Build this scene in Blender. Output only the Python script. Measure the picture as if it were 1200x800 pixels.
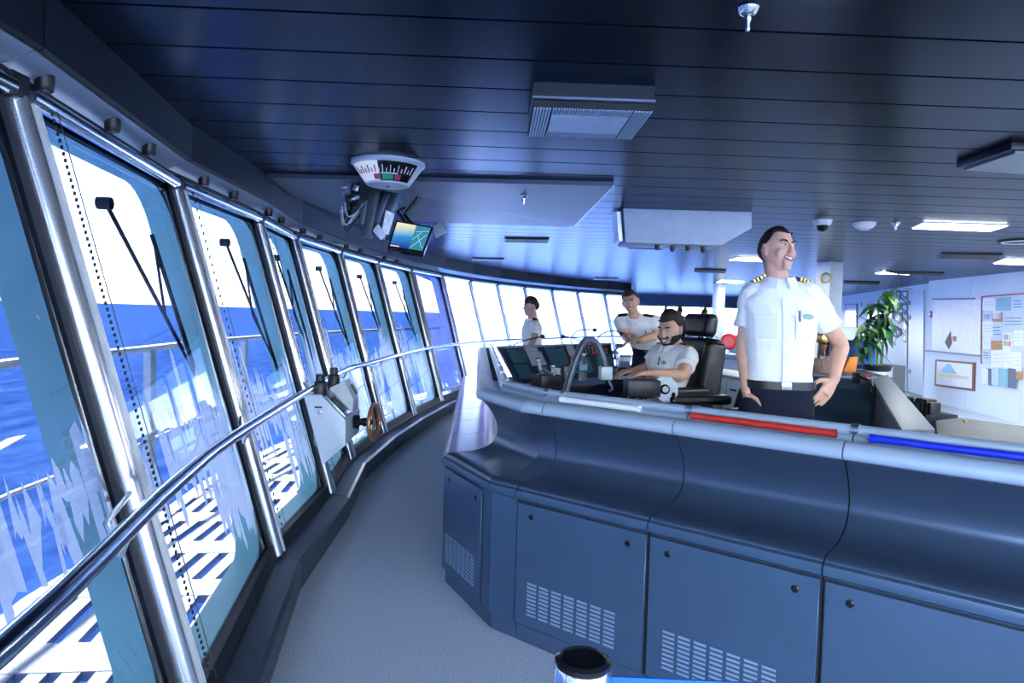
import bpy, bmesh, math, random
from mathutils import Vector, Matrix, Quaternion
R = math.radians
for _o in list(bpy.data.objects): bpy.data.objects.remove(_o)
SC = bpy.context.scene
COL = SC.collection
# ------------------------------------------------------------------ camera
CAMZ = 1.42; F = 800.0
PITCH = R(-2.26); ROLL = R(1.62)
cam_d = bpy.data.cameras.new('camera'); CAM = bpy.data.objects.new('camera', cam_d); COL.objects.link(CAM)
cam_d.sensor_width = 36; cam_d.lens = 24.0; cam_d.clip_start = 0.03; cam_d.clip_end = 60000
CROT = Matrix.Rotation(R(90)+PITCH, 3, 'X') @ Matrix.Rotation(ROLL, 3, 'Z')
CAM.matrix_world = Matrix.Translation((0, 0, CAMZ)) @ CROT.to_4x4()
SC.camera = CAM
# ------------------------------------------------------------------ light
SUN_EL, SUN_AZ = R(36), R(-20)          # azimuth measured from +Y, positive to +X
w = bpy.data.worlds.new('sky'); SC.world = w; w.use_nodes = True
nt = w.node_tree; nt.nodes.clear()
sky = nt.nodes.new('ShaderNodeTexSky'); sky.sky_type = 'NISHITA'; sky.sun_disc = False
sky.sun_elevation = SUN_EL; sky.sun_rotation = SUN_AZ
sky.air_density = 1.0; sky.dust_density = 0.6; sky.ozone_density = 2.0
bgn = nt.nodes.new('ShaderNodeBackground'); bgn.inputs['Strength'].default_value = 0.42
won = nt.nodes.new('ShaderNodeOutputWorld')
# thin high cloud whitens the whole sky evenly
tc = nt.nodes.new('ShaderNodeTexCoord')
cn = nt.nodes.new('ShaderNodeTexNoise'); cn.inputs['Scale'].default_value = 2.2; cn.inputs['Detail'].default_value = 6
cr = nt.nodes.new('ShaderNodeMapRange'); cr.inputs[1].default_value = .3; cr.inputs[2].default_value = .8; cr.inputs[3].default_value = .35; cr.inputs[4].default_value = .75
mx = nt.nodes.new('ShaderNodeMix'); mx.data_type = 'RGBA'
mx.inputs[7].default_value = (3.1, 3.3, 3.9, 1)
nt.links.new(tc.outputs['Generated'], cn.inputs['Vector']); nt.links.new(cn.outputs['Fac'], cr.inputs[0])
nt.links.new(cr.outputs[0], mx.inputs[0]); nt.links.new(sky.outputs[0], mx.inputs[6])
nt.links.new(mx.outputs[2], bgn.inputs['Color']); nt.links.new(bgn.outputs[0], won.inputs['Surface'])
sd = bpy.data.lights.new('sun', 'SUN'); sd.energy = 11.0; sd.angle = R(1.0); sd.color = (1, .97, .92)
SUN = bpy.data.objects.new('sun', sd); COL.objects.link(SUN); SUN.location = (0, 30, 30)
_sdir = Vector((math.sin(SUN_AZ)*math.cos(SUN_EL), math.cos(SUN_AZ)*math.cos(SUN_EL), math.sin(SUN_EL)))
SUN.rotation_euler = _sdir.to_track_quat('Z', 'Y').to_euler()
vs = SC.view_settings; vs.view_transform = 'Standard'; vs.look = 'None'; vs.exposure = 3.1; vs.gamma = 1; vs.use_curve_mapping = False
SC.cycles.use_denoising = True
SC.cycles.max_bounces = 9; SC.cycles.diffuse_bounces = 5; SC.cycles.glossy_bounces = 4
SC.cycles.transparent_max_bounces = 24; SC.cycles.transmission_bounces = 6
SC.cycles.caustics_reflective = False; SC.cycles.caustics_refractive = False
SC.cycles.sample_clamp_indirect = 6

# ------------------------------------------------------------------ pixel -> place
def ray(px, py):
    d = CROT @ Vector(((px-600)/F, -(py-400)/F, -1.0)); return d
def PY(px, py, y):
    d = ray(px, py); t = y/d.y; return Vector((d.x*t, y, CAMZ+d.z*t))
def PZ(px, py, z):
    d = ray(px, py); t = (z-CAMZ)/d.z; return Vector((d.x*t, d.y*t, z))
def PP(px, py, p0, n):
    d = ray(px, py); n = Vector(n); o = Vector((0, 0, CAMZ)); t = (Vector(p0)-o).dot(n)/d.dot(n); return o+d*t

# ------------------------------------------------------------------ materials
MATS = {}
def mat(name, col, rough=.5, metal=0, var=.06, scale=12, bump=0, bscale=80, spec=None, emit=None, estr=1, trans=0, coat=0, stretch=None, sheen=0):
    if name in MATS: return MATS[name]
    m = bpy.data.materials.new(name); m.use_nodes = True; t = m.node_tree; b = t.nodes['Principled BSDF']
    c = (*col, 1)
    tcn = t.nodes.new('ShaderNodeTexCoord'); src = tcn.outputs['Object']
    if stretch:
        mp = t.nodes.new('ShaderNodeMapping'); mp.inputs['Scale'].default_value = stretch
        t.links.new(src, mp.inputs[0]); src = mp.outputs[0]
    n = t.nodes.new('ShaderNodeTexNoise'); n.inputs['Scale'].default_value = scale; n.inputs['Detail'].default_value = 4
    t.links.new(src, n.inputs['Vector'])
    mr = t.nodes.new('ShaderNodeMapRange'); mr.inputs[1].default_value = .3; mr.inputs[2].default_value = .7
    mr.inputs[3].default_value = 1-var; mr.inputs[4].default_value = 1+var
    t.links.new(n.outputs['Fac'], mr.inputs[0])
    vm = t.nodes.new('ShaderNodeVectorMath'); vm.operation = 'MULTIPLY'; vm.inputs[0].default_value = col
    t.links.new(mr.outputs[0], vm.inputs[1]); t.links.new(vm.outputs[0], b.inputs['Base Color'])
    b.inputs['Roughness'].default_value = rough; b.inputs['Metallic'].default_value = metal
    if spec is not None: b.inputs['Specular IOR Level'].default_value = spec
    if coat: b.inputs['Coat Weight'].default_value = coat; b.inputs['Coat Roughness'].default_value = .15
    if sheen: b.inputs['Sheen Weight'].default_value = sheen
    if emit: b.inputs['Emission Color'].default_value = (*emit, 1); b.inputs['Emission Strength'].default_value = estr
    if trans: b.inputs['Transmission Weight'].default_value = trans
    if bump:
        n2 = t.nodes.new('ShaderNodeTexNoise'); n2.inputs['Scale'].default_value = bscale; n2.inputs['Detail'].default_value = 3
        t.links.new(src, n2.inputs['Vector'])
        bp = t.nodes.new('ShaderNodeBump'); bp.inputs['Strength'].default_value = bump; bp.inputs['Distance'].default_value = .01
        t.links.new(n2.outputs['Fac'], bp.inputs['Height']); t.links.new(bp.outputs[0], b.inputs['Normal'])
    MATS[name] = m; return m
def glassmat(name, tint, refl=.05, haze=0, hazecol=(.9, .95, 1)):
    m = bpy.data.materials.new(name); m.use_nodes = True; t = m.node_tree; t.nodes.clear()
    o = t.nodes.new('ShaderNodeOutputMaterial'); tr = t.nodes.new('ShaderNodeBsdfTransparent'); tr.inputs[0].default_value = (*tint, 1)
    gl = t.nodes.new('ShaderNodeBsdfGlossy'); gl.inputs['Roughness'].default_value = .02; gl.inputs[0].default_value = (.9, .95, 1, 1)
    fr = t.nodes.new('ShaderNodeFresnel'); fr.inputs[0].default_value = 1.3
    ml = t.nodes.new('ShaderNodeMath'); ml.operation = 'MULTIPLY'; ml.inputs[1].default_value = refl*8
    mi = t.nodes.new('ShaderNodeMixShader'); t.links.new(fr.outputs[0], ml.inputs[0]); t.links.new(ml.outputs[0], mi.inputs[0])
    t.links.new(tr.outputs[0], mi.inputs[1]); t.links.new(gl.outputs[0], mi.inputs[2])
    last = mi.outputs[0]
    if haze:
        tl = t.nodes.new('ShaderNodeBsdfTranslucent'); tl.inputs[0].default_value = (*hazecol, 1)
        n = t.nodes.new('ShaderNodeTexNoise'); n.inputs['Scale'].default_value = 3; n.inputs['Detail'].default_value = 5
        tcn = t.nodes.new('ShaderNodeTexCoord'); t.links.new(tcn.outputs['Object'], n.inputs['Vector'])
        mr = t.nodes.new('ShaderNodeMapRange'); mr.inputs[1].default_value = .3; mr.inputs[2].default_value = .7; mr.inputs[3].default_value = haze*.8; mr.inputs[4].default_value = haze*1.2
        t.links.new(n.outputs['Fac'], mr.inputs[0])
        m2 = t.nodes.new('ShaderNodeMixShader'); t.links.new(mr.outputs[0], m2.inputs[0]); t.links.new(last, m2.inputs[1]); t.links.new(tl.outputs[0], m2.inputs[2]); last = m2.outputs[0]
    t.links.new(last, o.inputs[0]); MATS[name] = m; return m

M_ceil = mat('ceiling_metal', (.034, .045, .068), .25, .85, .05, 3, stretch=(.4, 6, 6))
M_ceil.node_tree.nodes['Principled BSDF'].inputs['Specular Tint'].default_value = (.54, .58, .65, 1)
M_ceilgap = mat('ceiling_joint', (.004, .005, .008), .8)
M_fascia = mat('fascia_dark', (.007, .012, .02), .42, .2, .1, 5)
M_soffit = mat('soffit_slate', (.30, .37, .48), .38, .35, .06, 4)
M_carpet = mat('carpet', (.60, .67, .77), .95, 0, .35, 160, .5, 420, spec=.1)
M_ledge = mat('ledge_metal', (.07, .09, .12), .32, .6, .12, 9)
M_chrome = mat('chrome', (.78, .81, .86), .13, 1, .03, 20)
M_steel = mat('brushed_steel', (.45, .5, .56), .3, .9, .06, 30)
M_guide = mat('guide_grey', (.09, .11, .15), .5, .2)
M_guidew = mat('guide_white', (.85, .88, .92), .45)
M_gasket = mat('gasket_black', (.012, .014, .022), .6)
M_teal = mat('teal_paint', (.48, .95, .97), .5, 0, .12, 3)
M_white = mat('white_paint', (.8, .83, .86), .5, 0, .04, 6)
M_deckw = mat('deck_white', (.42, .44, .50), .6, 0, .08, 5)
M_black = mat('black_plastic', (.012, .013, .016), .42)
M_blackg = mat('black_gloss', (.01, .011, .014), .16)
M_wall = mat('wall_white_blue', (.68, .75, .85), .55, 0, .03, 2)
M_glass = glassmat('tinted_glass', (.080, .090, .108), .012, .0)
M_glassp = glassmat('violet_glass', (.072, .068, .15), .012, .03, (.6, .55, 1))
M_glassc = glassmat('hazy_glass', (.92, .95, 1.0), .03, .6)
M_glassf = glassmat('clear_glass', (.75, .84, .9), .04, .3)

# ------------------------------------------------------------------ mesh helpers
def mesh(name, verts, faces, m, parent=None, smooth=False, bevel=0, seg=2):
    me = bpy.data.meshes.new(name); me.from_pydata([tuple(v) for v in verts], [], faces)
    bm = bmesh.new(); bm.from_mesh(me); bmesh.ops.recalc_face_normals(bm, faces=bm.faces)
    if bevel: bmesh.ops.bevel(bm, geom=list(bm.edges), offset=bevel, segments=seg, profile=.6, affect='EDGES')
    bm.to_mesh(me); bm.free()
    if smooth: me.shade_smooth()
    me.materials.append(m)
    o = bpy.data.objects.new(name, me); COL.objects.link(o)
    if parent: o.parent = parent
    return o
class MB:
    """collects simple shapes, builds ONE mesh object"""
    def __init__(s): s.v = []; s.f = []; s.mi = []; s.cur = 0
    def add(s, vs, fs):
        k = len(s.v); s.v += [Vector(v) for v in vs]; s.f += [tuple(i+k for i in f) for f in fs]; s.mi += [s.cur]*len(fs); return s
    def box(s, c, size, rz=0, m=None):
        x, y, z = (d/2 for d in size); M = m if m is not None else Matrix.Rotation(rz, 3, 'Z'); c = Vector(c)
        vs = [c+M@Vector((a*x, b*y, d*z)) for d in (-1, 1) for a, b in ((-1, -1), (1, -1), (1, 1), (-1, 1))]
        return s.add(vs, [(3, 2, 1, 0), (4, 5, 6, 7), (0, 1, 5, 4), (1, 2, 6, 5), (2, 3, 7, 6), (3, 0, 4, 7)])
    def hexa(s, b, t):
        n = len(b); k = list(range(n))
        return s.add(list(b)+list(t), [tuple(reversed(k)), tuple(i+n for i in k)]+[(i, (i+1) % n, (i+1) % n+n, i+n) for i in k])
    def tube(s, pts, r, n=10, caps=True, closed=False):
        pts = [Vector(p) for p in pts]; L = len(pts); rs = r if isinstance(r, (list, tuple)) else [r]*L
        vs = []; fs = []; up = None
        for i, p in enumerate(pts):
            a = pts[(i-1) % L] if (closed or i > 0) else p; b = pts[(i+1) % L] if (closed or i < L-1) else p
            t = (b-a).normalized()
            if up is None: up = Vector((0, 0, 1)) if abs(t.z) < .9 else Vector((1, 0, 0))
            x = t.cross(up)
            if x.length < 1e-4: x = t.orthogonal()
            x.normalize(); y = x.cross(t).normalized(); up = y
            for k in range(n):
                q = 2*math.pi*k/n; vs.append(p+(x*math.cos(q)+y*math.sin(q))*rs[i])
        for i in range(L if closed else L-1):
            j = (i+1) % L
            for k in range(n): fs.append((i*n+k, i*n+(k+1) % n, j*n+(k+1) % n, j*n+k))
        if caps and not closed: fs += [tuple(reversed(range(n))), tuple((L-1)*n+k for k in range(n))]
        return s.add(vs, fs)
    def lathe(s, c, prof, n=24, m=None):
        """prof: (r,z) from bottom to top"""
        M = m if m is not None else Matrix.Identity(3); c = Vector(c); vs = []; fs = []
        for r, z in prof:
            for k in range(n):
                q = 2*math.pi*k/n; vs.append(c+M@Vector((r*math.cos(q), r*math.sin(q), z)))
        L = len(prof)
        for i in range(L-1):
            for k in range(n): fs.append((i*n+k, i*n+(k+1) % n, (i+1)*n+(k+1) % n, (i+1)*n+k))
        fs += [tuple(reversed(range(n))), tuple((L-1)*n+k for k in range(n))]
        return s.add(vs, fs)
    def ell(s, c, rad, nu=14, nv=10, m=None):
        M = m if m is not None else Matrix.Identity(3); c = Vector(c); vs = []; fs = []
        for j in range(1, nv):
            th = math.pi*j/nv
            for i in range(nu):
                ph = 2*math.pi*i/nu; vs.append(c+M@Vector((rad[0]*math.sin(th)*math.cos(ph), rad[1]*math.sin(th)*math.sin(ph), -rad[2]*math.cos(th))))
        b = len(vs); vs += [c+M@Vector((0, 0, -rad[2])), c+M@Vector((0, 0, rad[2]))]
        for j in range(nv-2):
            for i in range(nu): fs.append((j*nu+i, j*nu+(i+1) % nu, (j+1)*nu+(i+1) % nu, (j+1)*nu+i))
        for i in range(nu): fs.append((b, (i+1) % nu, i)); fs.append((b+1, (nv-2)*nu+i, (nv-2)*nu+(i+1) % nu))
        return s.add(vs, fs)
    def prism(s, poly, z0, z1):
        return s.hexa([(x, y, z0) for x, y in poly], [(x, y, z1) for x, y in poly])
    def plate(s, pts, n, th):
        n = Vector(n).normalized()*th; pts = [Vector(p) for p in pts]
        return s.hexa(pts, [p+n for p in pts])
    def build(s, name, mats, parent=None, smooth=False, bevel=0, seg=2, world=True, angle=None):
        ms = mats if isinstance(mats, (list, tuple)) else [mats]
        off = Vector((0, 0, 0))
        _p = parent if world else None
        while _p is not None: off = off+_p.location; _p = _p.parent
        me = bpy.data.meshes.new(name); me.from_pydata([tuple(v-off) for v in s.v], [], s.f)
        for m_ in ms: me.materials.append(m_)
        if len(ms) > 1:
            for p, i in zip(me.polygons, s.mi): p.material_index = i
        bm = bmesh.new(); bm.from_mesh(me); bmesh.ops.recalc_face_normals(bm, faces=bm.faces)
        if bevel:
            ed = [e for e in bm.edges if len(e.link_faces) == 2 and e.calc_face_angle(0) > R(25)]
            bmesh.ops.bevel(bm, geom=ed, offset=bevel, segments=seg, profile=.55, affect='EDGES', clamp_overlap=True)
        bm.to_mesh(me); bm.free()
        if smooth or bevel: 
            me.shade_smooth()
            try: me.set_sharp_from_angle(angle=angle if angle else R(40))
            except Exception: pass
        o = bpy.data.objects.new(name, me); COL.objects.link(o)
        if parent is not None: o.parent = parent
        return o
def tag(o, label=None, cat=None, group=None, kind=None):
    if label: o['label'] = label
    if cat: o['category'] = cat
    if group: o['group'] = group
    if kind: o['kind'] = kind
    return o
def empty(name, loc=(0, 0, 0), label=None, cat=None, group=None, kind=None):
    o = bpy.data.objects.new(name, None); COL.objects.link(o); o.location = Vector(loc); o.empty_display_size = .1
    return tag(o, label, cat, group, kind)
def link_copy(o, parent=None, loc=None, rz=None):
    c = o.copy(); COL.objects.link(c)
    if parent is not None: c.parent = parent
    if loc is not None: c.location = loc
    if rz is not None: c.rotation_euler.z = rz
    return c
def copy_tree(o, parent=None, loc=None):
    c = link_copy(o, parent, loc)
    for ch in o.children: copy_tree(ch, c)
    return c
def bez(p0, p1, p2, p3, n=12):
    p0, p1, p2, p3 = map(Vector, (p0, p1, p2, p3)); out = []
    for i in range(n+1):
        t = i/n; a = 1-t; out.append(p0*a**3+p1*3*a*a*t+p2*3*a*t*t+p3*t**3)
    return out
def catmull(pts, n=6):
    P = [Vector(p) for p in pts]; P = [P[0]*2-P[1]]+P+[P[-1]*2-P[-2]]; out = []
    for i in range(1, len(P)-2):
        a, b, c, d = P[i-1:i+3]
        for k in range(n):
            t = k/n; out.append(.5*((2*b)+(c-a)*t+(2*a-5*b+4*c-d)*t*t+(3*b-a-3*c+d)*t**3))
    out.append(P[-2]); return out
# ================================================================== STRUCTURE
CEIL = 2.29; WTOP = 2.0; WBOT = .20; LEAN = .50
TOPPX = [(303, 261, 4.55), (344, 278, 5.65), (397, 297, 6.95), (441, 308, 8.25), (480, 318, 9.65), (517, 323, 11.0), (551, 331, 12.3),
         (583, 335, 13.45), (615, 337, 14.5), (647, 341, 15.5), (677, 344, 16.4), (709, 345, 17.2), (737, 347, 17.9)]
_m0 = PY(36, 110, 1.92); _m1 = PY(214, 222, 3.33)
NODES = [Vector((-.60, -2.2)), Vector((-1.0, -.85)), Vector((-1.25, .52)), Vector((_m0.x, 1.92)), Vector((_m1.x, 3.33))]
for px, py, y in TOPPX:
    p = PY(px, py, y); NODES.append(Vector((p.x, p.y)))
for _i in range(len(NODES)):
    NODES[_i] = NODES[_i]-Vector(((.07 if _i < 4 else .06 if _i == 4 else .025), 0))
NN = len(NODES)                       # nodes 0..17 ; node 3 = first mullion in view
NORM = []
for i in range(NN):
    a = NODES[max(i-1, 0)]; b = NODES[min(i+1, NN-1)]; t = (b-a).normalized(); NORM.append(Vector((t.y, -t.x)))
def uw(z): return LEAN*(WTOP-z)/(WTOP-WBOT)
def FP(s, u, z, on_glass=False):
    i = min(int(s), NN-2); f = s-i
    p = NODES[i].lerp(NODES[i+1], f); n = NORM[i].lerp(NORM[i+1], f).normalized()
    q = p+n*(u+(uw(z) if on_glass else 0)); return Vector((q.x, q.y, z))
# ---- floor: carpeted deck
fl = [FP(i, LEAN+.05, 0) for i in range(NN)]
poly = [(p.x, p.y) for p in fl]+[(5.2, 21.0), (5.2, 26.0), (16, 26.0), (16, -4), (-.2, -4)]
b = MB(); b.prism(poly, -.12, 0); floor = b.build('floor', M_carpet); tag(floor, 'grey blue speckled carpet deck of the bridge', 'floor', kind='structure')
# ---- ceiling: long metal panels, each a part
ceiling = empty('ceiling', (0, 0, CEIL), 'dark blue linear metal panel ceiling', 'ceiling', kind='structure')
b = MB(); b.prism([(x, y) for x, y in ((-2.4, -3), (16, -3), (16, 27), (-2.4, 27))], CEIL+.03, CEIL+.08); b.build('ceiling_backing', M_ceilgap, ceiling)
CA = R(1.9); cdir = Vector((math.cos(CA), math.sin(CA))); cnor = Vector((-math.sin(CA), math.cos(CA)))
edge = [FP(i+k/6, .10, CEIL) for i in range(NN-1) for k in range(6)]
def edge_x(y):
    for a, c in zip(edge, edge[1:]):
        if a.y <= y <= c.y: return a.x+(c.x-a.x)*(y-a.y)/(c.y-a.y)
    return -.45 if y < edge[0].y else edge[-1].x+(y-edge[-1].y)*.8
PW = .308
c0 = 2.02*math.cos(CA)+1.27*math.sin(CA)       # a joint meets the fascia here
k0 = -15
for k in range(k0, 70):
    v0 = c0+k*PW+.007; v1 = c0+(k+1)*PW-.007
    def at(u, v): q = cdir*u+cnor*v; return q
    def left(v):
        x = -1.5
        for _ in range(4):
            y = v/math.cos(CA)+x*math.tan(CA); x = edge_x(y)
        return x/math.cos(CA)+0
    l0, l1 = left(v0)-.01, left(v1)-.01
    if v0 > 18.3: l0 = l1 = 3.0
    r = 15.5
    b = MB(); q = [at(l0, v0), at(r, v0), at(r, v1), at(l1, v1)]
    q2 = q
    b.hexa([(p.x, p.y, CEIL) for p in q2], [(p.x, p.y, CEIL+.012) for p in q]); b.build('ceiling_panel', M_ceil, ceiling)
# ---- window wall: fascia, soffit, ledge pieces
wf = empty('wall_front', (0, 0, 0), 'curved raked window wall of the bridge', 'wall', kind='structure')
for i in range(NN-1):
    e = .0035
    def strip(prof, m, nm, sub=4, bevel=0):
        b = MB(); rows = []
        L = (NODES[i+1]-NODES[i]).length; ee = e/L
        for k in range(sub+1):
            s = i+ee+(1-2*ee)*k/sub; rows.append([FP(min(s, NN-1-1e-6), u, z) for u, z in prof])
        n = len(prof); vs = [v for r_ in rows for v in r_]
        fs = [(k*n+j, k*n+(j+1) % n, (k+1)*n+(j+1) % n, (k+1)*n+j) for k in range(sub) for j in range(n)]
        fs += [tuple(reversed(range(n))), tuple(sub*n+j for j in range(n))]
        b.add(vs, fs); return b.build(nm, m, wf)
    strip([(.10, CEIL+.03), (.10, 2.125), (.085, 2.115), (.06, 2.12), (.06, CEIL+.03)], M_fascia, 'fascia_panel')
    strip([(.075, 2.117), (-.01, 2.075), (-.03, 2.085), (.06, 2.135)], M_soffit, 'soffit_panel')
    strip([(-.02, 2.09), (-.035, 1.985), (-.10, 1.985), (-.10, 2.09)], M_gasket, 'head_recess')
    # ledge: low metal bench under the glass
    lp = LEAN
    b = MB(); prof = [(lp-.05, .0), (lp+.145, .0), (lp+.15, .135), (lp+.135, .155), (lp+.03, .165), (lp+.025, .185), (lp-.05, .19)]
    rows = [[FP(min(i+ee_, NN-1-1e-6), u, z) for u, z in prof] for ee_ in (.003, .997)]
    n = len(prof); b.add(rows[0]+rows[1], [(j, (j+1) % n, n+(j+1) % n, n+j) for j in range(n)]+[tuple(reversed(range(n))), tuple(range(n, 2*n))])
    b.build('sill_ledge', M_ledge, wf)
# ---- windows
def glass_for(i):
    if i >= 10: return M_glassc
    if i == 9: return M_glassp
    return M_glass
M_streak = mat('white_streak', (.93, .95, .98), .9, 0, .05, 30)  # white translucent streaks set just outside the near panes
_t = M_streak.node_tree; _b = _t.nodes['Principled BSDF']; _tl = _t.nodes.new('ShaderNodeBsdfTranslucent'); _tl.inputs[0].default_value = (.95, .97, 1, 1)
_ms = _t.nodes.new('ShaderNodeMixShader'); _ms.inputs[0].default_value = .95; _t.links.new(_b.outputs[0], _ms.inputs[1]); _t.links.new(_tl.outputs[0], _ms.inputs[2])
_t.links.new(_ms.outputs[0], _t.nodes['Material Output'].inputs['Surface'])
M_pearl = mat('mullion_satin', (.80, .80, .82), .22, .85, .03, 10)
rnd = random.Random(5)
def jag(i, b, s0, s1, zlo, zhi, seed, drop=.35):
    """ragged white vertical streaks set on the outside of the pane"""
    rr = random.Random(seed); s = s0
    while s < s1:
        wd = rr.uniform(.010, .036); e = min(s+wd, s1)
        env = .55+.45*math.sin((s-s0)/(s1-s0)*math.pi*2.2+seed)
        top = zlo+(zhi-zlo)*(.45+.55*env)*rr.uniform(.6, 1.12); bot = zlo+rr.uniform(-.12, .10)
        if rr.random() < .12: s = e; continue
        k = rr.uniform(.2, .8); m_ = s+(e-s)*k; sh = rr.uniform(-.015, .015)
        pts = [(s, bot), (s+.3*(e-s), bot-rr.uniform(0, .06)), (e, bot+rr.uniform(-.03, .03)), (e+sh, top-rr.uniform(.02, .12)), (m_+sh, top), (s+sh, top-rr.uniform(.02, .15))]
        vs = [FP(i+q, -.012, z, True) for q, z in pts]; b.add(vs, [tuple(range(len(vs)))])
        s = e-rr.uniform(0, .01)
for i in range(1, NN-1):
    wn = i
    W = empty('window_%d' % wn, FP(i+.5, 0, WBOT, True), 'raked window bay %d of the front window wall' % wn, 'window', kind='structure')
    far = i >= 10
    mr_ = .05 if not far else .035
    L = (NODES[i+1]-NODES[i]).length
    # pane
    vs = [FP(i+.03, 0, WBOT, True), FP(i+.97, 0, WBOT, True), FP(i+.97, 0, WTOP, True), FP(i+.03, 0, WTOP, True)]
    n = (vs[1]-vs[0]).cross(vs[3]-vs[0]).normalized()
    me = MB(); me.add(vs, [(0, 1, 2, 3)]); me.build('pane', glass_for(i), W)
    # outer reveal, teal steel, rounded corners
    r_ = .16; lo, hi, zb, zt = .05, .95, WBOT+.03, WTOP-.03; rs = r_/L; loop = []
    for cx, cz, a0 in ((hi-rs, zt-r_, 0), (lo+rs, zt-r_, 90), (lo+rs, zb+r_, 180), (hi-rs, zb+r_, 270)):
        for k in range(6):
            a = R(a0+90*k/5); loop.append((cx+rs*math.cos(a), cz+r_*math.sin(a)))
    n = len(loop); A = [FP(i+q, -.02, z, True) for q, z in loop]; B = [FP(i+q, -.13, z, True) for q, z in loop]
    def edge_pt(q, z):
        c = Vector((.5, (zb+zt)/2)); d = Vector((q, z))-c; k = min(.5/abs(d.x) if abs(d.x) > 1e-6 else 9, ((WTOP-WBOT)/2+.0)/abs(d.y) if abs(d.y) > 1e-6 else 9); return c+d*k
    E = [FP(i+max(0, min(1, edge_pt(q, z).x)), -.02, max(WBOT-.02, min(WTOP, edge_pt(q, z).y)), True) for q, z in loop]
    E2 = [FP(i+max(0, min(1, edge_pt(q, z).x)), -.13, max(WBOT-.02, min(WTOP, edge_pt(q, z).y)), True) for q, z in loop]
    b = MB(); b.add(A+B+E+E2, [(k, (k+1) % n, n+(k+1) % n, n+k) for k in range(n)]+[(k, (k+1) % n, 2*n+(k+1) % n, 2*n+k) for k in range(n)]+[(n+k, n+(k+1) % n, 3*n+(k+1) % n, 3*n+k) for k in range(n)])
    if not far or i > 15: b.build('outer_reveal', M_teal, W)
    # mullion pieces at the far end of the bay
    def bar(du0, du1, ds0, ds1, m, nm, z0=WBOT-.02, z1=WTOP+.02, rnd_=False):
        q0, q1 = (i+1+ds0/L), (i+1+ds1/L)
        def Q(q, u, z):
            j = min(q, NN-1-1e-6); return FP(j, u, z, True)
        b = MB()
        if rnd_:
            c = (q0+q1)/2; b.tube([Q(c, (du0+du1)/2, z0), Q(c, (du0+du1)/2, z1)], (ds1-ds0)/2, 14)
        else: b.hexa([Q(q0, du0, z0), Q(q1, du0, z0), Q(q1, du1, z0), Q(q0, du1, z0)], [Q(q0, du0, z1), Q(q1, du0, z1), Q(q1, du1, z1), Q(q0, du1, z1)])
        return b.build(nm, m, W, smooth=rnd_)
    k = 1.0 if not far else .75
    bar(-.03, .015, -.05*k, -.02*k, M_gasket, 'mullion_gasket')
    bar(.0, .05, -.034*k, .026*k, M_pearl if not far else M_steel, 'mullion_cover', rnd_=True)
    bar(-.03, .03, .015*k, .06*k, M_guide, 'mullion_guide')
    if not far: bar(-.02, .045, .058, .082, M_guidew, 'blind_track')
    # chrome blind tube under the head, bottom frame bar
    b = MB(); b.tube([FP(i+.03, .035, WTOP+.005, True), FP(i+.97, .035, WTOP+.005, True)], .028 if not far else .022, 12); b.build('blind_roller', M_chrome, W, smooth=True)
    b = MB(); b.box(FP(i+.985, .03, WTOP+.01, True), (.06, .07, .07)); b.build('blind_bracket', M_black, W, bevel=.006)
    b = MB(); p = [(q, u, z) for q, u, z in ((.02, -.02, WBOT-.03), (.98, -.02, WBOT-.03), (.98, .025, WBOT-.03), (.02, .025, WBOT-.03))]
    b.hexa([FP(i+q, u, z, True) for q, u, z in p], [FP(i+q, u, WBOT+.035, True) for q, u, z in p]); b.build('sill_frame', M_gasket, W)
    if i == 9:   # framed violet sun screen
        b = MB()
        for (q0, z0, q1, z1) in ((.04, WBOT+.12, .99, WBOT+.12), (.04, WBOT+.12, .04, WTOP-.02), (.99, WBOT+.12, .99, WTOP-.02)):
            b.tube([FP(i+q0, .06, z0, True), FP(i+q1, .06, z1, True)], .022, 8)
        b.build('screen_frame', M_steel, W, smooth=True)
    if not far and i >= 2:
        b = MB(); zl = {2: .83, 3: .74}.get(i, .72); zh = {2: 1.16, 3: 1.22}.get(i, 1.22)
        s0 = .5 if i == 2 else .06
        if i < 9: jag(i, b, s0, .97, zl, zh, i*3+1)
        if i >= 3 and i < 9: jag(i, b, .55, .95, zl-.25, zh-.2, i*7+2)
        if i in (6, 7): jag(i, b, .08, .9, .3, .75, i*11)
        if b.v: b.build('white_streaks', M_streak, W)
    if not far and i in (3, 4, 5, 6):     # beaded pull chains hang at the near side of each blind
        for s_, u_ in ((.10, .05), (.075, .08)):
            zt_, zb_ = WTOP-.02, (WBOT+.06)
            b = MB(); p0 = FP(i+s_, u_, zt_, True); p1 = FP(i+s_, u_-.01, zb_, True)
            nb = 90 if i < 4 else 45
            if s_ == .10:
                for q in range(nb): b.box(p0.lerp(p1, q/(nb-1)), (.0055, .0055, .011 if i < 4 else .016))
            else: b.tube([p0, p1], .0016, 5)
            b.build('pull_chain', M_black, W)
# small black spotlights along the soffit
spot0 = None
for k, (s, u) in enumerate([(2.85, .02), (3.12, .02), (3.45, .035), (3.72, .035), (4.25, .035), (4.6, .035), (5.2, .035), (5.55, .035), (6.15, .035), (6.5, .035), (7.15, .035), (7.5, .035), (8.2, .035), (8.55, .035)]):
    p = FP(s, u, 2.088)
    if spot0 is None:
        b = MB(); b.lathe((0, 0, 0), [(.022, -.034), (.026, -.03), (.028, -.004), (.028, .014)], 14)
        o = b.build('soffit_spotlight', M_black, None, smooth=True); spot0 = o
        b = MB(); b.lathe((0, 0, 0), [(.017, -.0355), (.017, -.0335)], 12); l = b.build('lens', M_steel, None); l.parent = o
    else: o = copy_tree(spot0)
    o.location = p
    tag(o, 'small round black spotlight under the slate soffit above the windows', 'spotlight', 'spotlights along the window soffit')
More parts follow.
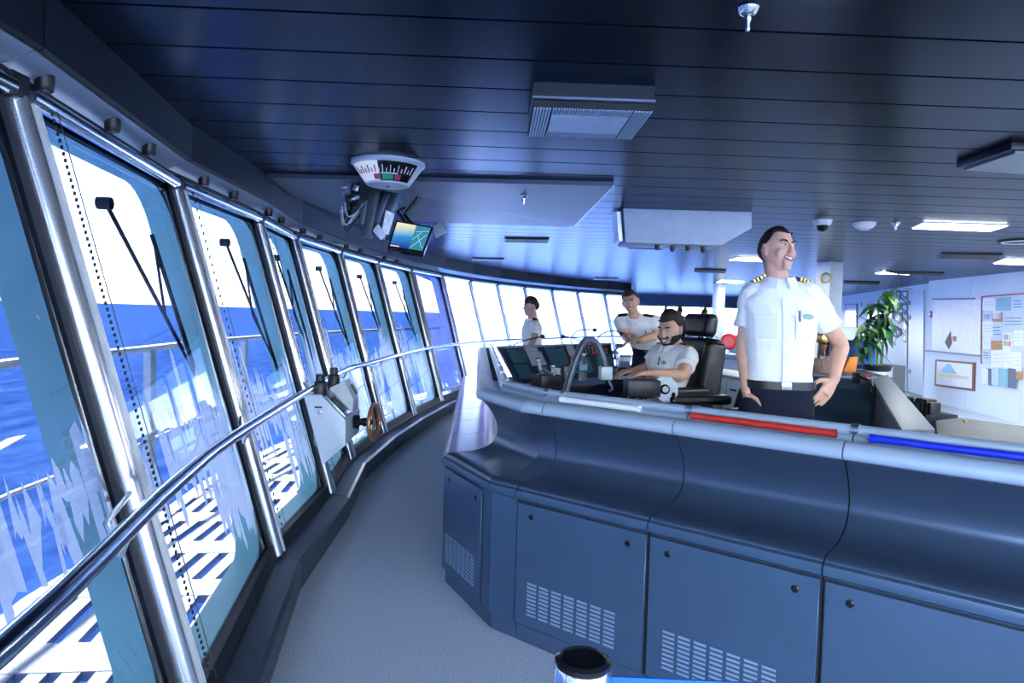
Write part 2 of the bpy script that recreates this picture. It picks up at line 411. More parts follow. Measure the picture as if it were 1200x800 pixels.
# ---- handrail
rail = empty('handrail', FP(3, .2, .95, True), 'long chrome handrail curving along the raked windows', 'handrail')
pts = [Vector((-.45, -.9, .95)), Vector((-.60, .2, .95))]+[PZ(x, y, .95) for x, y in ((0, 762), (206, 566), (292, 500), (399, 436), (434, 425), (506, 407), (580, 399), (640, 396.5))]
pts = catmull(pts+[FP(NN-4+k, .2, .95, True) for k in (1.2, 2, 2.9)], 5)
RAILP = pts
cut = FP(4.86, .2, .95, True); cut2 = FP(5.14, .2, .95, True)
b = MB(); b.tube(pts, .021, 12); b.build('rail', M_chrome, rail, smooth=True)
b0 = None
for i in range(2, NN-1):
    b = MB(); _t = FP(i+.62, .2, .95, True); _r = min(RAILP, key=lambda v: (v-_t).length); p = _r+Vector((0, 0, -.01)); q = _r+Vector((-.02, 0, -.06)); e = FP(i+.8, .09, .87, True); g = FP(min(i+.99, NN-1.01), .03, .88, True)
    b.tube([p, q, e, g], .008, 8); b.build('bracket', M_chrome, rail, smooth=True)
# ---- window wall behind the camera and on the near side: glazed wing end
back = empty('wall_back', (0, -4, 0), 'glazed end wall of the bridge wing', 'wall', kind='structure')
b = MB(); b.box((7.2, -4.05, .35), (15.6, .1, .7)); b.box((7.2, -4.05, 2.25), (15.6, .1, .3))
for k in range(12): b.box((-.4+k*1.35, -4.05, 1.35), (.12, .1, 1.6))
b.box((9.0, -4.05, 1.4), (11, .1, 1.5))
b.build('end_wall_frame', M_wall, back)

for k in range(3):
    b = MB(); b.add([(-.33+k*1.35, -4.05, .7), (.88+k*1.35, -4.05, .7), (.88+k*1.35, -4.05, 2.1), (-.33+k*1.35, -4.05, 2.1)], [(0, 1, 2, 3)]); b.build('pane', M_glassf, back)
# ---- right bulkheads
wr = empty('wall_right', (7.9, 10, 0), 'pale blue white bulkhead with noticeboard and whiteboard', 'wall', kind='structure')
WA0, WA1 = Vector((8.0, 13.2)), Vector((6.6, 1.2))
wdir = (WA1-WA0).normalized(); wnor = Vector((wdir.y, -wdir.x))      # faces the bridge (towards -x)
def WP(px, py, off=0):
    q = PP(px, py, (WA0.x, WA0.y, 0), (wnor.x, wnor.y, 0)); return q+Vector((wnor.x, wnor.y, 0))*off
Lw = (WA1-WA0).length; npan = 8
for k in range(npan):
    a = WA0+wdir*(Lw*k/npan+.004); c = WA0+wdir*(Lw*(k+1)/npan-.004)
    bk = -wnor*.06
    b = MB(); b.prism([(a.x, a.y), (c.x, c.y), (c.x+bk.x, c.y+bk.y), (a.x+bk.x, a.y+bk.y)], 0, CEIL+.02); b.build('bulkhead_panel', M_wall, wr)
wb2 = empty('wall_aft', (9, 17, 0), 'pale bulkhead behind the palm with plaques and a door', 'wall', kind='structure')
WB0, WB1 = Vector((8.35, 13.6)), Vector((11.4, 25.8))
bdir = (WB1-WB0).normalized(); bnor = Vector((-bdir.y, bdir.x))
def BP(px, py, off=0):
    q = PP(px, py, (WB0.x, WB0.y, 0), (bnor.x, bnor.y, 0)); return q+Vector((bnor.x, bnor.y, 0))*off
b = MB(); bk = -bnor*.08
b.prism([(WB0.x, WB0.y), (WB1.x, WB1.y), (WB1.x+bk.x, WB1.y+bk.y), (WB0.x+bk.x, WB0.y+bk.y)], 0, CEIL+.02); b.build('bulkhead', M_wall, wb2)
b = MB(); b.prism([(8.0, 13.2), (8.36, 13.6), (8.45, 13.55), (8.06, 13.15)], 0, CEIL+.02); b.build('corner_return', M_wall, wb2)
# ---- columns
M_col = mat('column_grey', (.50, .57, .66), .5)
def column(px0, px1, y, depth, name, label, tw=.0):
    c = PY((px0+px1)/2, 360, y); wd = (px1-px0)/800*y
    C_ = empty(name, (c.x, y+depth/2, 0), label, 'column', kind='structure')
    b = MB(); b.box((c.x, y+depth/2, CEIL/2), (wd, depth, CEIL), R(18)); b.build('casing', M_col, C_, bevel=.012)
    return C_
column(838.5, 848.5, 16, .22, 'column', 'slim white square column before the far windows')
colB = column(966, 985, 9.6, .28, 'column', 'grey square column with panels behind the standing officer')
pB = PY(966, 370, 9.52)
# ---- far wing window wall
wfar = empty('wall_far', (8, 25, 0), 'far wing window wall with dark blue fascia', 'wall', kind='structure')
M_fasblue = mat('fascia_blue', (.03, .07, .15), .45, .2)
YF = 25.0; xl, xr = PY(745, 360, YF).x, 13.5
b = MB(); b.box(((xl+xr)/2, YF, 2.09), (xr-xl, .12, .44)); b.build('fascia', M_fasblue, wfar)
b = MB(); b.box(((xl+xr)/2, YF, .45), (xr-xl, .12, .9)); b.build('lower_wall', M_wall, wfar)
for px in (776, 822, 881, 940):
    p = PY(px, 380, YF)
    b = MB(); b.tube([(p.x-.15, YF-.05, .9), (p.x+.12, YF-.05, 1.9)], .06, 8); b.build('mullion', M_steel if px < 850 else M_teal, wfar)
xs = [xl]+[PY(px, 380, YF).x for px in (776, 822, 881, 940)]+[xr]
for a, c in zip(xs, xs[1:]):
    b = MB(); b.add([(a, YF, .9), (c, YF, .9), (c, YF, 1.87), (a, YF, 1.87)], [(0, 1, 2, 3)]); b.build('pane', M_glassf, wfar)
e0 = FP(NN-1.001, .1, 0); b = MB(); b.prism([(e0.x, e0.y), (e0.x-.12, e0.y), (xl-.15, YF), (xl, YF)], 0, CEIL); wl = b.build('wall_return', M_fasblue); tag(wl, 'dark return wall beside the last raked window', 'wall', kind='structure')
# ---- dropped ceiling plate
drop = empty('ceiling_drop_plate', (0, 5, 2.25), 'angular slate grey dropped plate on the ceiling beside the monitors', 'ceiling plate')
zd = CEIL-.03
M_drop = mat('drop_plate_grey', (.065, .082, .112), .42, .4, .08, 4)
A_, B_, C_, D_, E_ = PZ(312, 208, zd), PZ(719, 218, zd), PZ(674, 264, zd), PZ(467, 226, zd), PZ(440, 268, zd)
fz = [FP(s, .115, zd) for s in (5.6, 5.3, 5.0, 4.7)]
pl = [A_, B_, C_, D_, E_]+[f for f in fz if A_.y+.05 < f.y < E_.y-.05]
b = MB(); b.hexa(pl, [p+Vector((0, 0, .028)) for p in pl]); b.build('plate', M_drop, drop)
G_ = PZ(476, 259, CEIL-.004); H_ = PZ(672, 265.5, CEIL-.004)
b = MB(); b.add([D_+Vector((.0, .0, .001)), C_+Vector((0, 0, .001)), H_, G_, E_+Vector((.3, .2, .02))], [(0, 1, 2, 3), (0, 3, 4)]); b.build('sloped_plate', M_fascia, drop)
b = MB(); b.tube([B_, C_], .006, 6); b.build('edge_trim', M_steel, drop)
# ================================================================== MAIN CONSOLE
M_cons = mat('console_blue', (.052, .100, .182), .40, .25, .05, 6, coat=.1)
M_cove = mat('console_cove', (.055, .088, .15), .28, .45, .04, 3, coat=.35)
M_rim = mat('rim_grey', (.36, .45, .58), .38, .1, .03, 5)
M_louv = mat('louvre_catchlight', (.30, .40, .56), .4, .2)  # paler than the doors: light caught by the raised louvres is put into the colour
M_kick = mat('kick_blue', (.055, .09, .16), .5, .1)
M_gap = mat('joint_dark', (.008, .012, .02), .8)
ZC = .62
cab = [PZ(x, y, ZC) for x, y in ((521, 545), (575, 577), (606, 585), (756, 627), (957, 676.5), (1200, 736))]
cab = [Vector((p.x, p.y)) for p in cab]
d_ = (cab[5]-cab[2]).normalized()
mod = .615
cab = cab[:3]+[cab[2]+d_*(.64+mod*k) for k in range(0, 4)]
cab = [Vector((-.56, 8.0)).lerp(cab[0], k/8) for k in range(8)]+cab
cab = cab+[cab[-1]+d_*mod]
NC = len(cab)
cnorm = []
for i in range(NC):
    a = (cab[i]-cab[i-1]).normalized() if i > 0 else None; c = (cab[i+1]-cab[i]).normalized() if i < NC-1 else None
    n1_ = Vector((-a.y, a.x)) if a else None; n2_ = Vector((-c.y, c.x)) if c else None
    if n1_ is None: m_ = n2_
    elif n2_ is None: m_ = n1_
    else:
        m_ = (n1_+n2_).normalized(); m_ = m_/max(.4, m_.dot(n1_))
    cnorm.append(m_)
def CP(i, f, u, z):
    p = cab[i].lerp(cab[i+1], f); n = cnorm[i].lerp(cnorm[i+1], f); q = p+n*u; return Vector((q.x, q.y, z))
def csweep(prof, i, m, nm, parent, g=.0025, smooth=True, closed=True, f0=0, f1=1, angle=R(35)):
    L = (cab[i+1]-cab[i]).length; e = g/L
    b = MB(); n = len(prof); r0 = [CP(i, f0+e, u, z) for u, z in prof]; r1 = [CP(i, f1-e, u, z) for u, z in prof]
    fs = [(j, (j+1) % n, n+(j+1) % n, n+j) for j in range(n if closed else n-1)]
    if closed: fs += [tuple(reversed(range(n))), tuple(range(n, 2*n))]
    b.add(r0+r1, fs); return b.build(nm, m, parent, smooth=smooth, angle=angle)
cons = empty('bridge_console', (.6, 3.0, 0), 'long blue grey wraparound bridge console with curved cove front and louvred doors', 'console')
cove = [(.0, .668), (.005, .68), (.02, .687)]
# concave sweep: shelf runs in, turns up and leans back out under the rim
P0, P1, P2, P3 = Vector((.02, .687)), Vector((.30, .675)), Vector((.34, .80)), Vector((.19, .965))
for k in range(1, 15):
    t = k/14; a = 1-t; q = P0*a**3+P1*3*a*a*t+P2*3*a*t*t+P3*t**3; cove.append((q.x, q.y))
cove_cl = cove+[(.33, .975), (.40, .80), (.40, .60), (.02, .60)]
band = [(.0, .622), (-.012, .63), (-.016, .645), (-.012, .662), (.0, .669), (.03, .669), (.03, .622)]
rimp = [(.172, .968), (.160, .976), (.156, .992), (.162, 1.010), (.178, 1.024), (.20, 1.029), (.255, 1.020), (.285, 1.016), (.285, .985), (.24, .966)]
body = [(.025, .0), (.025, .072), (.004, .078), (.004, ZC), (.44, ZC), (.44, 0)]
inner = [(.285, .98), (.285, 1.03), (.30, 1.04), (.335, 1.04), (.35, 1.02), (.36, .90), (.45, .88), (.46, .60), (.40, .60), (.36, .85), (.33, .98)]
slot0 = {}
for i in range(NC-1):
    nar = (lambda pr: [(min(u, .345), z) for u, z in pr]) if i < 7 else (lambda pr: pr)
    csweep(nar(body), i, M_cons, 'body', cons, smooth=False)
    csweep([(.018, 0), (.018, .074), (.03, .078), (.03, 0)], i, M_kick, 'kick_plate', cons)
    csweep(band, i, M_cons, 'edge_band', cons)
    csweep(nar(cove_cl), i, M_cove, 'cove_panel', cons, angle=R(50))
    csweep(rimp, i, M_rim, 'rim', cons, angle=R(60), g=.009 if i < 7 else .0025)
    if i < 7: csweep([(.255, 1.019), (.255, 1.026), (.287, 1.024), (.287, 1.0)], i, M_gap, 'channel_strip', cons, g=0)
    csweep(inner if i >= 7 else [(.285, .98), (.285, 1.03), (.30, 1.04), (.335, 1.04), (.345, 1.02), (.346, .60), (.33, .60), (.33, .98)], i, M_rim, 'inner_coaming', cons, g=.009 if i < 7 else .0025)
    # rail above the rim
    b = MB(); b.tube([CP(i, .004, .315, 1.052), CP(i, .996, .315, 1.052)], .019, 12); r_ = b.build('inner_rail', M_rim, cons, smooth=True)
    b = MB(); q = CP(i, .001, .315, 1.052); dd = (CP(i, .5, .315, 1.052)-q).normalized(); b.tube([q-dd*.012, q+dd*.012], .0225, 12); b.build('rail_joint', M_steel, cons, smooth=True)
    q = [(u, z) for u, z in rimp]; L = (cab[i+1]-cab[i]).length
    # perforated strip below the rim
    L = (cab[i+1]-cab[i]).length
    if i >= 8:
        wide = True
        t0, t1 = (.008, L-.008)
        if i == 8: t1 = L-.09
        if i == 9: continue
        door_b = MB(); th = .014
        A = [CP(i, t0/L, .003, .085), CP(i, t1/L, .003, .085), CP(i, t1/L, .003, .612), CP(i, t0/L, .003, .612)]
        nin = Vector((cnorm[i].x, cnorm[i].y, 0)).normalized(); dv = Vector(((cab[i+1]-cab[i]).normalized()).to_3d()); nf = Vector((-dv.y, dv.x, 0))
        A = [Vector((cab[i].x, cab[i].y, 0))+dv*t+nf*.004+Vector((0, 0, z)) for t, z in ((t0, .085), (t1, .085), (t1, .612), (t0, .612))]
        door_b.hexa(A, [p-nf*.010 for p in A]); door = door_b.build('door', M_cons, cons, bevel=.002, seg=1)
        # a dark reveal around the door
        rv = MB(); A2 = [Vector((cab[i].x, cab[i].y, 0))+dv*t+nf*.006+Vector((0, 0, z)) for t, z in ((t0-.006, .079), (t1+.006, .079), (t1+.006, .618), (t0-.006, .618))]
        rv.hexa(A2, [p-nf*.003 for p in A2]); rv.build('door_reveal', M_gap, cons)
        for tl in ((.085*L/.64, L-.085*L/.64) if i != 8 else (.09, t1-.06)):
            o_ = Vector((cab[i].x, cab[i].y, 0))+dv*tl+Vector((0, 0, .562))
            rot = (-nf).to_track_quat('Z', 'Y').to_matrix()
            lb = MB(); lb.lathe(o_-nf*.006, [(.0125, 0), (.0125, .003), (.010, .005), (.006, .005), (.005, .003)], 16, rot)
            lt = lb.build('latch', M_blackg, door, smooth=True)
        lv = MB(); ncol, nrow = 7, 9
        c0_, c1_ = (.075, L-.115) if i != 8 else (.06, t1-.05)
        z0_, z1_ = .135, .285
        for c in range(ncol):
            ta = c0_+(c1_-c0_)*c/ncol; tb = ta+(c1_-c0_)/ncol*.76
            for r2 in range(nrow):
                za = z0_+(z1_-z0_)*r2/nrow; zb_ = za+(z1_-z0_)/nrow*.62
                base = Vector((cab[i].x, cab[i].y, 0))-nf*.0055
                pts = [base+dv*ta+Vector((0, 0, za)), base+dv*tb+Vector((0, 0, za)), base+dv*tb+Vector((0, 0, zb_)), base+dv*ta+Vector((0, 0, zb_))]
                lv.hexa(pts, [pts[0]-nf*.001, pts[1]-nf*.001, pts[2]-nf*.005, pts[3]-nf*.005])
        lvo = lv.build('louvres', M_louv, door); lvo['kind'] = 'stuff'
# perforated strips under the rim on the long modules
M_perf = mat('perforated_strip', (.03, .05, .09), .5, .2)
_t = M_perf.node_tree; _w = _t.nodes.new('ShaderNodeTexVoronoi'); _w.inputs['Scale'].default_value = 170; _c = _t.nodes.new('ShaderNodeTexCoord'); _t.links.new(_c.outputs['Object'], _w.inputs['Vector'])
_r = _t.nodes.new('ShaderNodeValToRGB'); _r.color_ramp.elements[0].position = .3; _r.color_ramp.elements[0].color = (.008, .012, .02, 1); _r.color_ramp.elements[1].position = .45; _r.color_ramp.elements[1].color = (.07, .11, .19, 1)
_t.links.new(_w.outputs['Distance'], _r.inputs[0]); _t.links.new(_r.outputs[0], _t.nodes['Principled BSDF'].inputs['Base Color'])
for i in range(10, NC-1): csweep([(.2135, .94), (.188, .966), (.192, .967), (.2175, .941)], i, M_perf, 'perforated_strip', cons, f0=.03, f1=.97)
# red and blue chart tubes and a rolled chart lying in the rim channel
M_red = mat('red_plastic', (.55, .03, .02), .3); M_bluep = mat('blue_plastic', (.01, .03, .55), .3); M_paper = mat('paper', (.82, .84, .88), .7, 0, .03, 30)
M_navyp = mat('navy_plastic', (.01, .012, .06), .3)
def tubeon(name, i0, f0_, i1, f1_, m, r, label, cat, u=.245, z=1.04, cap=None):
    E = empty(name, CP(i0, f0_, u, z), label, cat)
    b = MB(); b.tube([CP(i0, f0_, u, z), CP(i1, f1_, u, z)], r, 12); b.build('tube', m, E, smooth=True)
    for (ii, ff, s) in ((i0, f0_, 1), (i1, f1_, -1)):
        p = CP(ii, ff, u, z); q = CP(ii, ff+.03*s, u, z); b = MB(); b.tube([p, q], r*1.12, 12); b.build('end_cap', cap or m, E, smooth=True)
    return E
tubeon('chart_tube', 11, .06, 11, .93, M_red, .013, 'long red plastic tube lying in the rim channel before the standing officer', 'tube', z=1.041)
tubeon('chart_tube', 12, .10, 13, .3, M_bluep, .013, 'long blue plastic tube lying in the grey rim channel', 'tube', z=1.041)
tubeon('rolled_chart', 10, .06, 10, .70, M_paper, .014, 'rolled white paper chart lying in the rim channel', 'chart', z=1.041)
# ---- belt stanchion at the camera's feet
st = PY(683, 777, 1.02)
stn = empty('barrier_post', (st.x, st.y, 0), 'chrome belt barrier post with black cap and blue belt', 'barrier post')
hz = st.z
b = MB(); b.lathe((st.x, st.y, 0), [(.16, 0), (.16, .012), (.03, .03), (.028, hz-.12), (.044, hz-.11), (.044, hz-.004), (.041, hz)], 32); b.build('post', M_chrome, stn, smooth=True)
b = MB(); b.lathe((st.x, st.y, hz), [(.042, -.002), (.043, .006), (.036, .010), (.034, .007), (.01, .007)], 32); b.build('cap', M_blackg, stn, smooth=True)
M_belt = mat('blue_belt', (.0, .13, .75), .6)
b = MB(); q0 = Vector((st.x+.043, st.y, hz-.020)); q1 = PY(905, 801, 1.02); b.hexa([q0+Vector((0, 0, -.05)), q1+Vector((0, 0, -.06)), q1+Vector((0, .004, -.06)), q0+Vector((0, .004, -.05))], [q0, Vector((q1.x, q1.y, hz-.024)), Vector((q1.x, q1.y+.004, hz-.024)), q0+Vector((0, .004, 0))]); b.build('belt', M_belt, stn)
# ================================================================== PEOPLE
from mathutils import noise as mnoise
M_skin = mat('skin', (.70, .40, .29), .5, 0, .06, 25, .08, 300, spec=.35)
M_skin2 = mat('skin_pale', (.58, .36, .29), .5, 0, .06, 25, .08, 300, spec=.35)
M_shirt = mat('white_shirt', (.90, .91, .94), .8, 0, .02, 8, .12, 500, spec=.2)
M_trous = mat('navy_trousers', (.010, .014, .032), .8, 0, .1, 60, .1, 400, spec=.2)
M_hair = mat('dark_hair', (.018, .011, .008), .55, 0, .4, 120, .5, 200)
M_stub = mat('stubble', (.20, .12, .095), .7, 0, .25, 200)
M_lip = mat('lips', (.42, .15, .13), .45); M_teeth = mat('teeth', (.85, .84, .80), .3)
M_eyew = mat('eye_white', (.75, .74, .72), .3); M_iris = mat('iris', (.04, .025, .015), .2)
M_navy = mat('epaulette_navy', (.008, .010, .025), .7); M_gold = mat('gold_braid', (.75, .50, .10), .35, .6)
M_leather = mat('black_leather', (.012, .013, .016), .32, 0, .15, 30, .12, 260)
M_badge = mat('badge_green', (.25, .42, .36), .3, .3)
def loft(b, rings, n=20, e=2.3):
    vs = []
    for c, ax, ay in rings:
        c, ax, ay = Vector(c), Vector(ax), Vector(ay)
        for k in range(n):
            q = 2*math.pi*k/n; cx, sy = math.cos(q), math.sin(q)
            vs.append(c+ax*(abs(cx)**(2/e)*(1 if cx >= 0 else -1))+ay*(abs(sy)**(2/e)*(1 if sy >= 0 else -1)))
    L = len(rings); fs = []
    for i in range(L-1):
        for k in range(n): fs.append((i*n+k, i*n+(k+1) % n, (i+1)*n+(k+1) % n, (i+1)*n+k))
    fs += [tuple(reversed(range(n))), tuple((L-1)*n+k for k in range(n))]
    b.add(vs, fs); return b
def limb(b, pts, rs, n=14):
    P = catmull(pts, 5); m_ = len(P); R_ = []
    for i in range(m_):
        t = i/(m_-1)*(len(rs)-1); j = min(int(t), len(rs)-2); f = t-j; R_.append(rs[j]*(1-f)+rs[j+1]*f)
    b.tube(P, R_, n); b.ell(P[0], (R_[0],)*3, 10, 8); b.ell(P[-1], (R_[-1],)*3, 10, 8); return b
def solid(b, name, m, parent, voxel=.006, smooth=3, wrinkle=0, wscale=9, fn=None):
    """union of closed shapes -> one continuous surface"""
    off = Vector((0, 0, 0)); p_ = parent
    while p_ is not None: off = off+p_.location; p_ = p_.parent
    me = bpy.data.meshes.new('tmp'); me.from_pydata([tuple(v-off) for v in b.v], [], b.f)
    bm = bmesh.new(); bm.from_mesh(me); bmesh.ops.recalc_face_normals(bm, faces=bm.faces); bm.to_mesh(me); bm.free()
    o = bpy.data.objects.new('tmp', me); COL.objects.link(o)
    r = o.modifiers.new('r', 'REMESH'); r.mode = 'VOXEL'; r.voxel_size = voxel
    sm = o.modifiers.new('s', 'SMOOTH'); sm.iterations = smooth; sm.factor = .5
    dg = bpy.context.evaluated_depsgraph_get(); me2 = bpy.data.meshes.new_from_object(o.evaluated_get(dg)); me2.name = name
    bpy.data.objects.remove(o); bpy.data.meshes.remove(me)
    if wrinkle or fn:
        nr = [v.normal.copy() for v in me2.vertices]
        for v, n_ in zip(me2.vertices, nr):
            if wrinkle:
                q = Vector((v.co.x*wscale, v.co.y*wscale, v.co.z*wscale*1.6)); w_ = mnoise.noise(q)+.5*mnoise.noise(q*2.3); v.co = v.co+n_*(w_*wrinkle)
            if fn: v.co = fn(v.co+off)-off
    me2.materials.clear(); me2.materials.append(m); me2.shade_smooth()
    ob = bpy.data.objects.new(name, me2); COL.objects.link(ob); ob.parent = parent; return ob
def hand(b, wrist, d, pn, thumb, sc=1.0, curl=.3, spread=.06):
    """d: towards the fingers, pn: palm normal (out of the palm), thumb: side of the thumb"""
    d = Vector(d).normalized(); pn = Vector(pn); pn = (pn-d*pn.dot(d)).normalized(); t = d.cross(pn)
    if t.dot(Vector(thumb)) < 0: t = -t
    w = Vector(wrist)
    loft(b, [(w-d*.02, t*.027*sc, pn*.021*sc), (w+d*.015*sc, t*.029*sc, pn*.02*sc), (w+d*.05*sc, t*.040*sc, pn*.018*sc), (w+d*.092*sc, t*.043*sc, pn*.014*sc)], 14)
    for k, (o_, L) in enumerate(((.031, .070), (.0105, .078), (-.0105, .072), (-.030, .056))):
        p = w+d*(.088*sc)+t*(o_*sc); a = curl*(.5+.12*k); dd = (d+t*spread*(1.5-k)*.6).normalized(); pts = [p]; rr = []
        for j, f in enumerate((.45, .31, .24)):
            dd = (dd*math.cos(a)+pn*math.sin(a)).normalized(); p = p+dd*(L*f*sc); pts.append(p); a = curl*.9
        b.tube(pts, [.0095*sc, .0088*sc, .0080*sc, .0068*sc], 10); b.ell(pts[-1], (.0068*sc,)*3, 8, 6)
    p = w+d*.022*sc+t*.026*sc; q = p+(d*.55+t*.7+pn*.25).normalized()*.042*sc; r_ = q+(d*.85+t*.28+pn*.3).normalized()*.032*sc; s_ = r_+(d*.95+t*.05+pn*.25).normalized()*.026*sc
    b.tube([p, q, r_, s_], [.0145*sc, .0125*sc, .0102*sc, .0078*sc], 10); b.ell(s_, (.0078*sc,)*3, 8, 6)
def head_shape(b, c, H, sc, smile):
    """H columns: x = person's left, y = forward, z = up"""
    def T(x, y, z): return c+H@Vector((x, y, z))*sc
    nu, nv = 36, 28; vs = []; fs = []
    for j in range(1, nv):
        th = math.pi*j/nv
        for i in range(nu):
            ph = 2*math.pi*i/nu; x, y, z = math.sin(th)*math.cos(ph), math.sin(th)*math.sin(ph), math.cos(th)
            X, Y, Z = x*.077, y*.098, z*.118
            if z < 0:                                   # jaw tapers to the chin
                k = -z; X *= 1-.30*k**1.4; 
                if y > 0: Y *= 1-.10*k
                else: Y *= 1-.55*k
                Y += .014*k
            else:
                if y < 0: Y *= 1.06
            if y > .3 and -.6 < z < .55: Y -= .010*(y-.3)*1.4     # flatter face
            vs.append(T(X, Y-.004, Z))
    nn = len(vs); vs += [T(0, -.004, .118), T(0, .012, -.118)]
    for j in range(nv-2):
        for i in range(nu): fs.append((j*nu+i, j*nu+(i+1) % nu, (j+1)*nu+(i+1) % nu, (j+1)*nu+i))
    for i in range(nu): fs.append((nn, i, (i+1) % nu)); fs.append((nn+1, (nv-2)*nu+(i+1) % nu, (nv-2)*nu+i))
    b.add(vs, fs)
    ax = lambda r: H@Vector((r*sc, 0, 0)); ay = lambda r: H@Vector((0, r*sc, 0))
    # nose
    loft(b, [(T(0, .080, .020), ax(.007), ay(.010)), (T(0, .089, .0), ax(.009), ay(.012)), (T(0, .098, -.022), ax(.013), ay(.014)), (T(0, .098, -.032), ax(.016), ay(.012)), (T(0, .090, -.040), ax(.012), ay(.008))], 12)
    for s in (-1, 1):
        b.ell(T(.012*s, .088, -.031), (.0085*sc, .011*sc, .0075*sc), 8, 6, H)
        b.ell(T(.030*s, .074, .031), (.022*sc, .013*sc, .0075*sc), 10, 8, H)           # brow
        b.ell(T(.038*s, .056, -.028), (.026*sc, .024*sc, .028*sc), 12, 10, H)           # cheek
        b.ell(T(.079*s, -.006, -.006), (.009*sc, .019*sc, .031*sc), 10, 8, H@Matrix.Rotation(-.35*s, 3, 'Z'))   # ear
        b.ell(T(.083*s, -.013, .008), (.006*sc, .017*sc, .020*sc), 10, 8, H@Matrix.Rotation(-.5*s, 3, 'Z'))
    b.ell(T(0, .064, -.100), (.026*sc, .020*sc, .018*sc), 10, 8, H)                    # chin
    b.ell(T(0, .070, -.066), (.032*sc, .017*sc, .036*sc), 12, 10, H)                    # mouth mound
def hair_shell(c, H, sc, name, parent, m, line, thick=.010, top=.018, voxel=.005, extra=None):
    """cap over the skull; line(y, x) = height below which there is no hair"""
    b = MB(); nu, nv = 40, 26; rows = []
    def T(x, y, z): return c+H@Vector((x, y, z))*sc
    vs = []; fs = []
    for lay in (0, 1):
        for j in range(nv+1):
            th = math.pi*.72*j/nv
            for i in range(nu):
                ph = 2*math.pi*i/nu; x, y, z = math.sin(th)*math.cos(ph), math.sin(th)*math.sin(ph), math.cos(th)
                g = 1.0 if lay == 0 else 1+thick/.09
                X, Y, Z = x*.0765*g, y*.098*g*(1.06 if y < 0 else 1), z*.116*g
                if z < 0: X *= 1-.1*(-z); Y *= 1-.25*(-z) if y < 0 else 1
                if lay == 1 and z > 0: Z += top*z*z*(.6+.4*(y+1)/2)
                lim = line(y, x); dz = max(0, min(1, (Z-lim)/.035)); k_ = .95+(.05)*min(1, dz*3)
                if lay == 1: k_ = (.955 if dz <= 0 else 1+(.012+(g-1)*dz))/g
                else: k_ = .94
                X *= k_; Y *= k_; Z = max(Z, lim-.012)*(k_ if Z > lim else 1)
                vs.append(T(X, Y-.004, Z))
    n = (nv+1)*nu
    for lay in (0, 1):
        for j in range(nv):
            for i in range(nu):
                f = (lay*n+j*nu+i, lay*n+j*nu+(i+1) % nu, lay*n+(j+1)*nu+(i+1) % nu, lay*n+(j+1)*nu+i); fs.append(f if lay else tuple(reversed(f)))
    for i in range(nu): fs.append((nv*nu+i, nv*nu+(i+1) % nu, n+nv*nu+(i+1) % nu, n+nv*nu+i))
    b.add(vs, fs)
    if extra: extra(b, T)
    off = Vector((0, 0, 0)); p_ = parent
    while p_ is not None: off = off+p_.location; p_ = p_.parent
    o = b.build(name, m, parent, smooth=True, angle=R(80)); return o
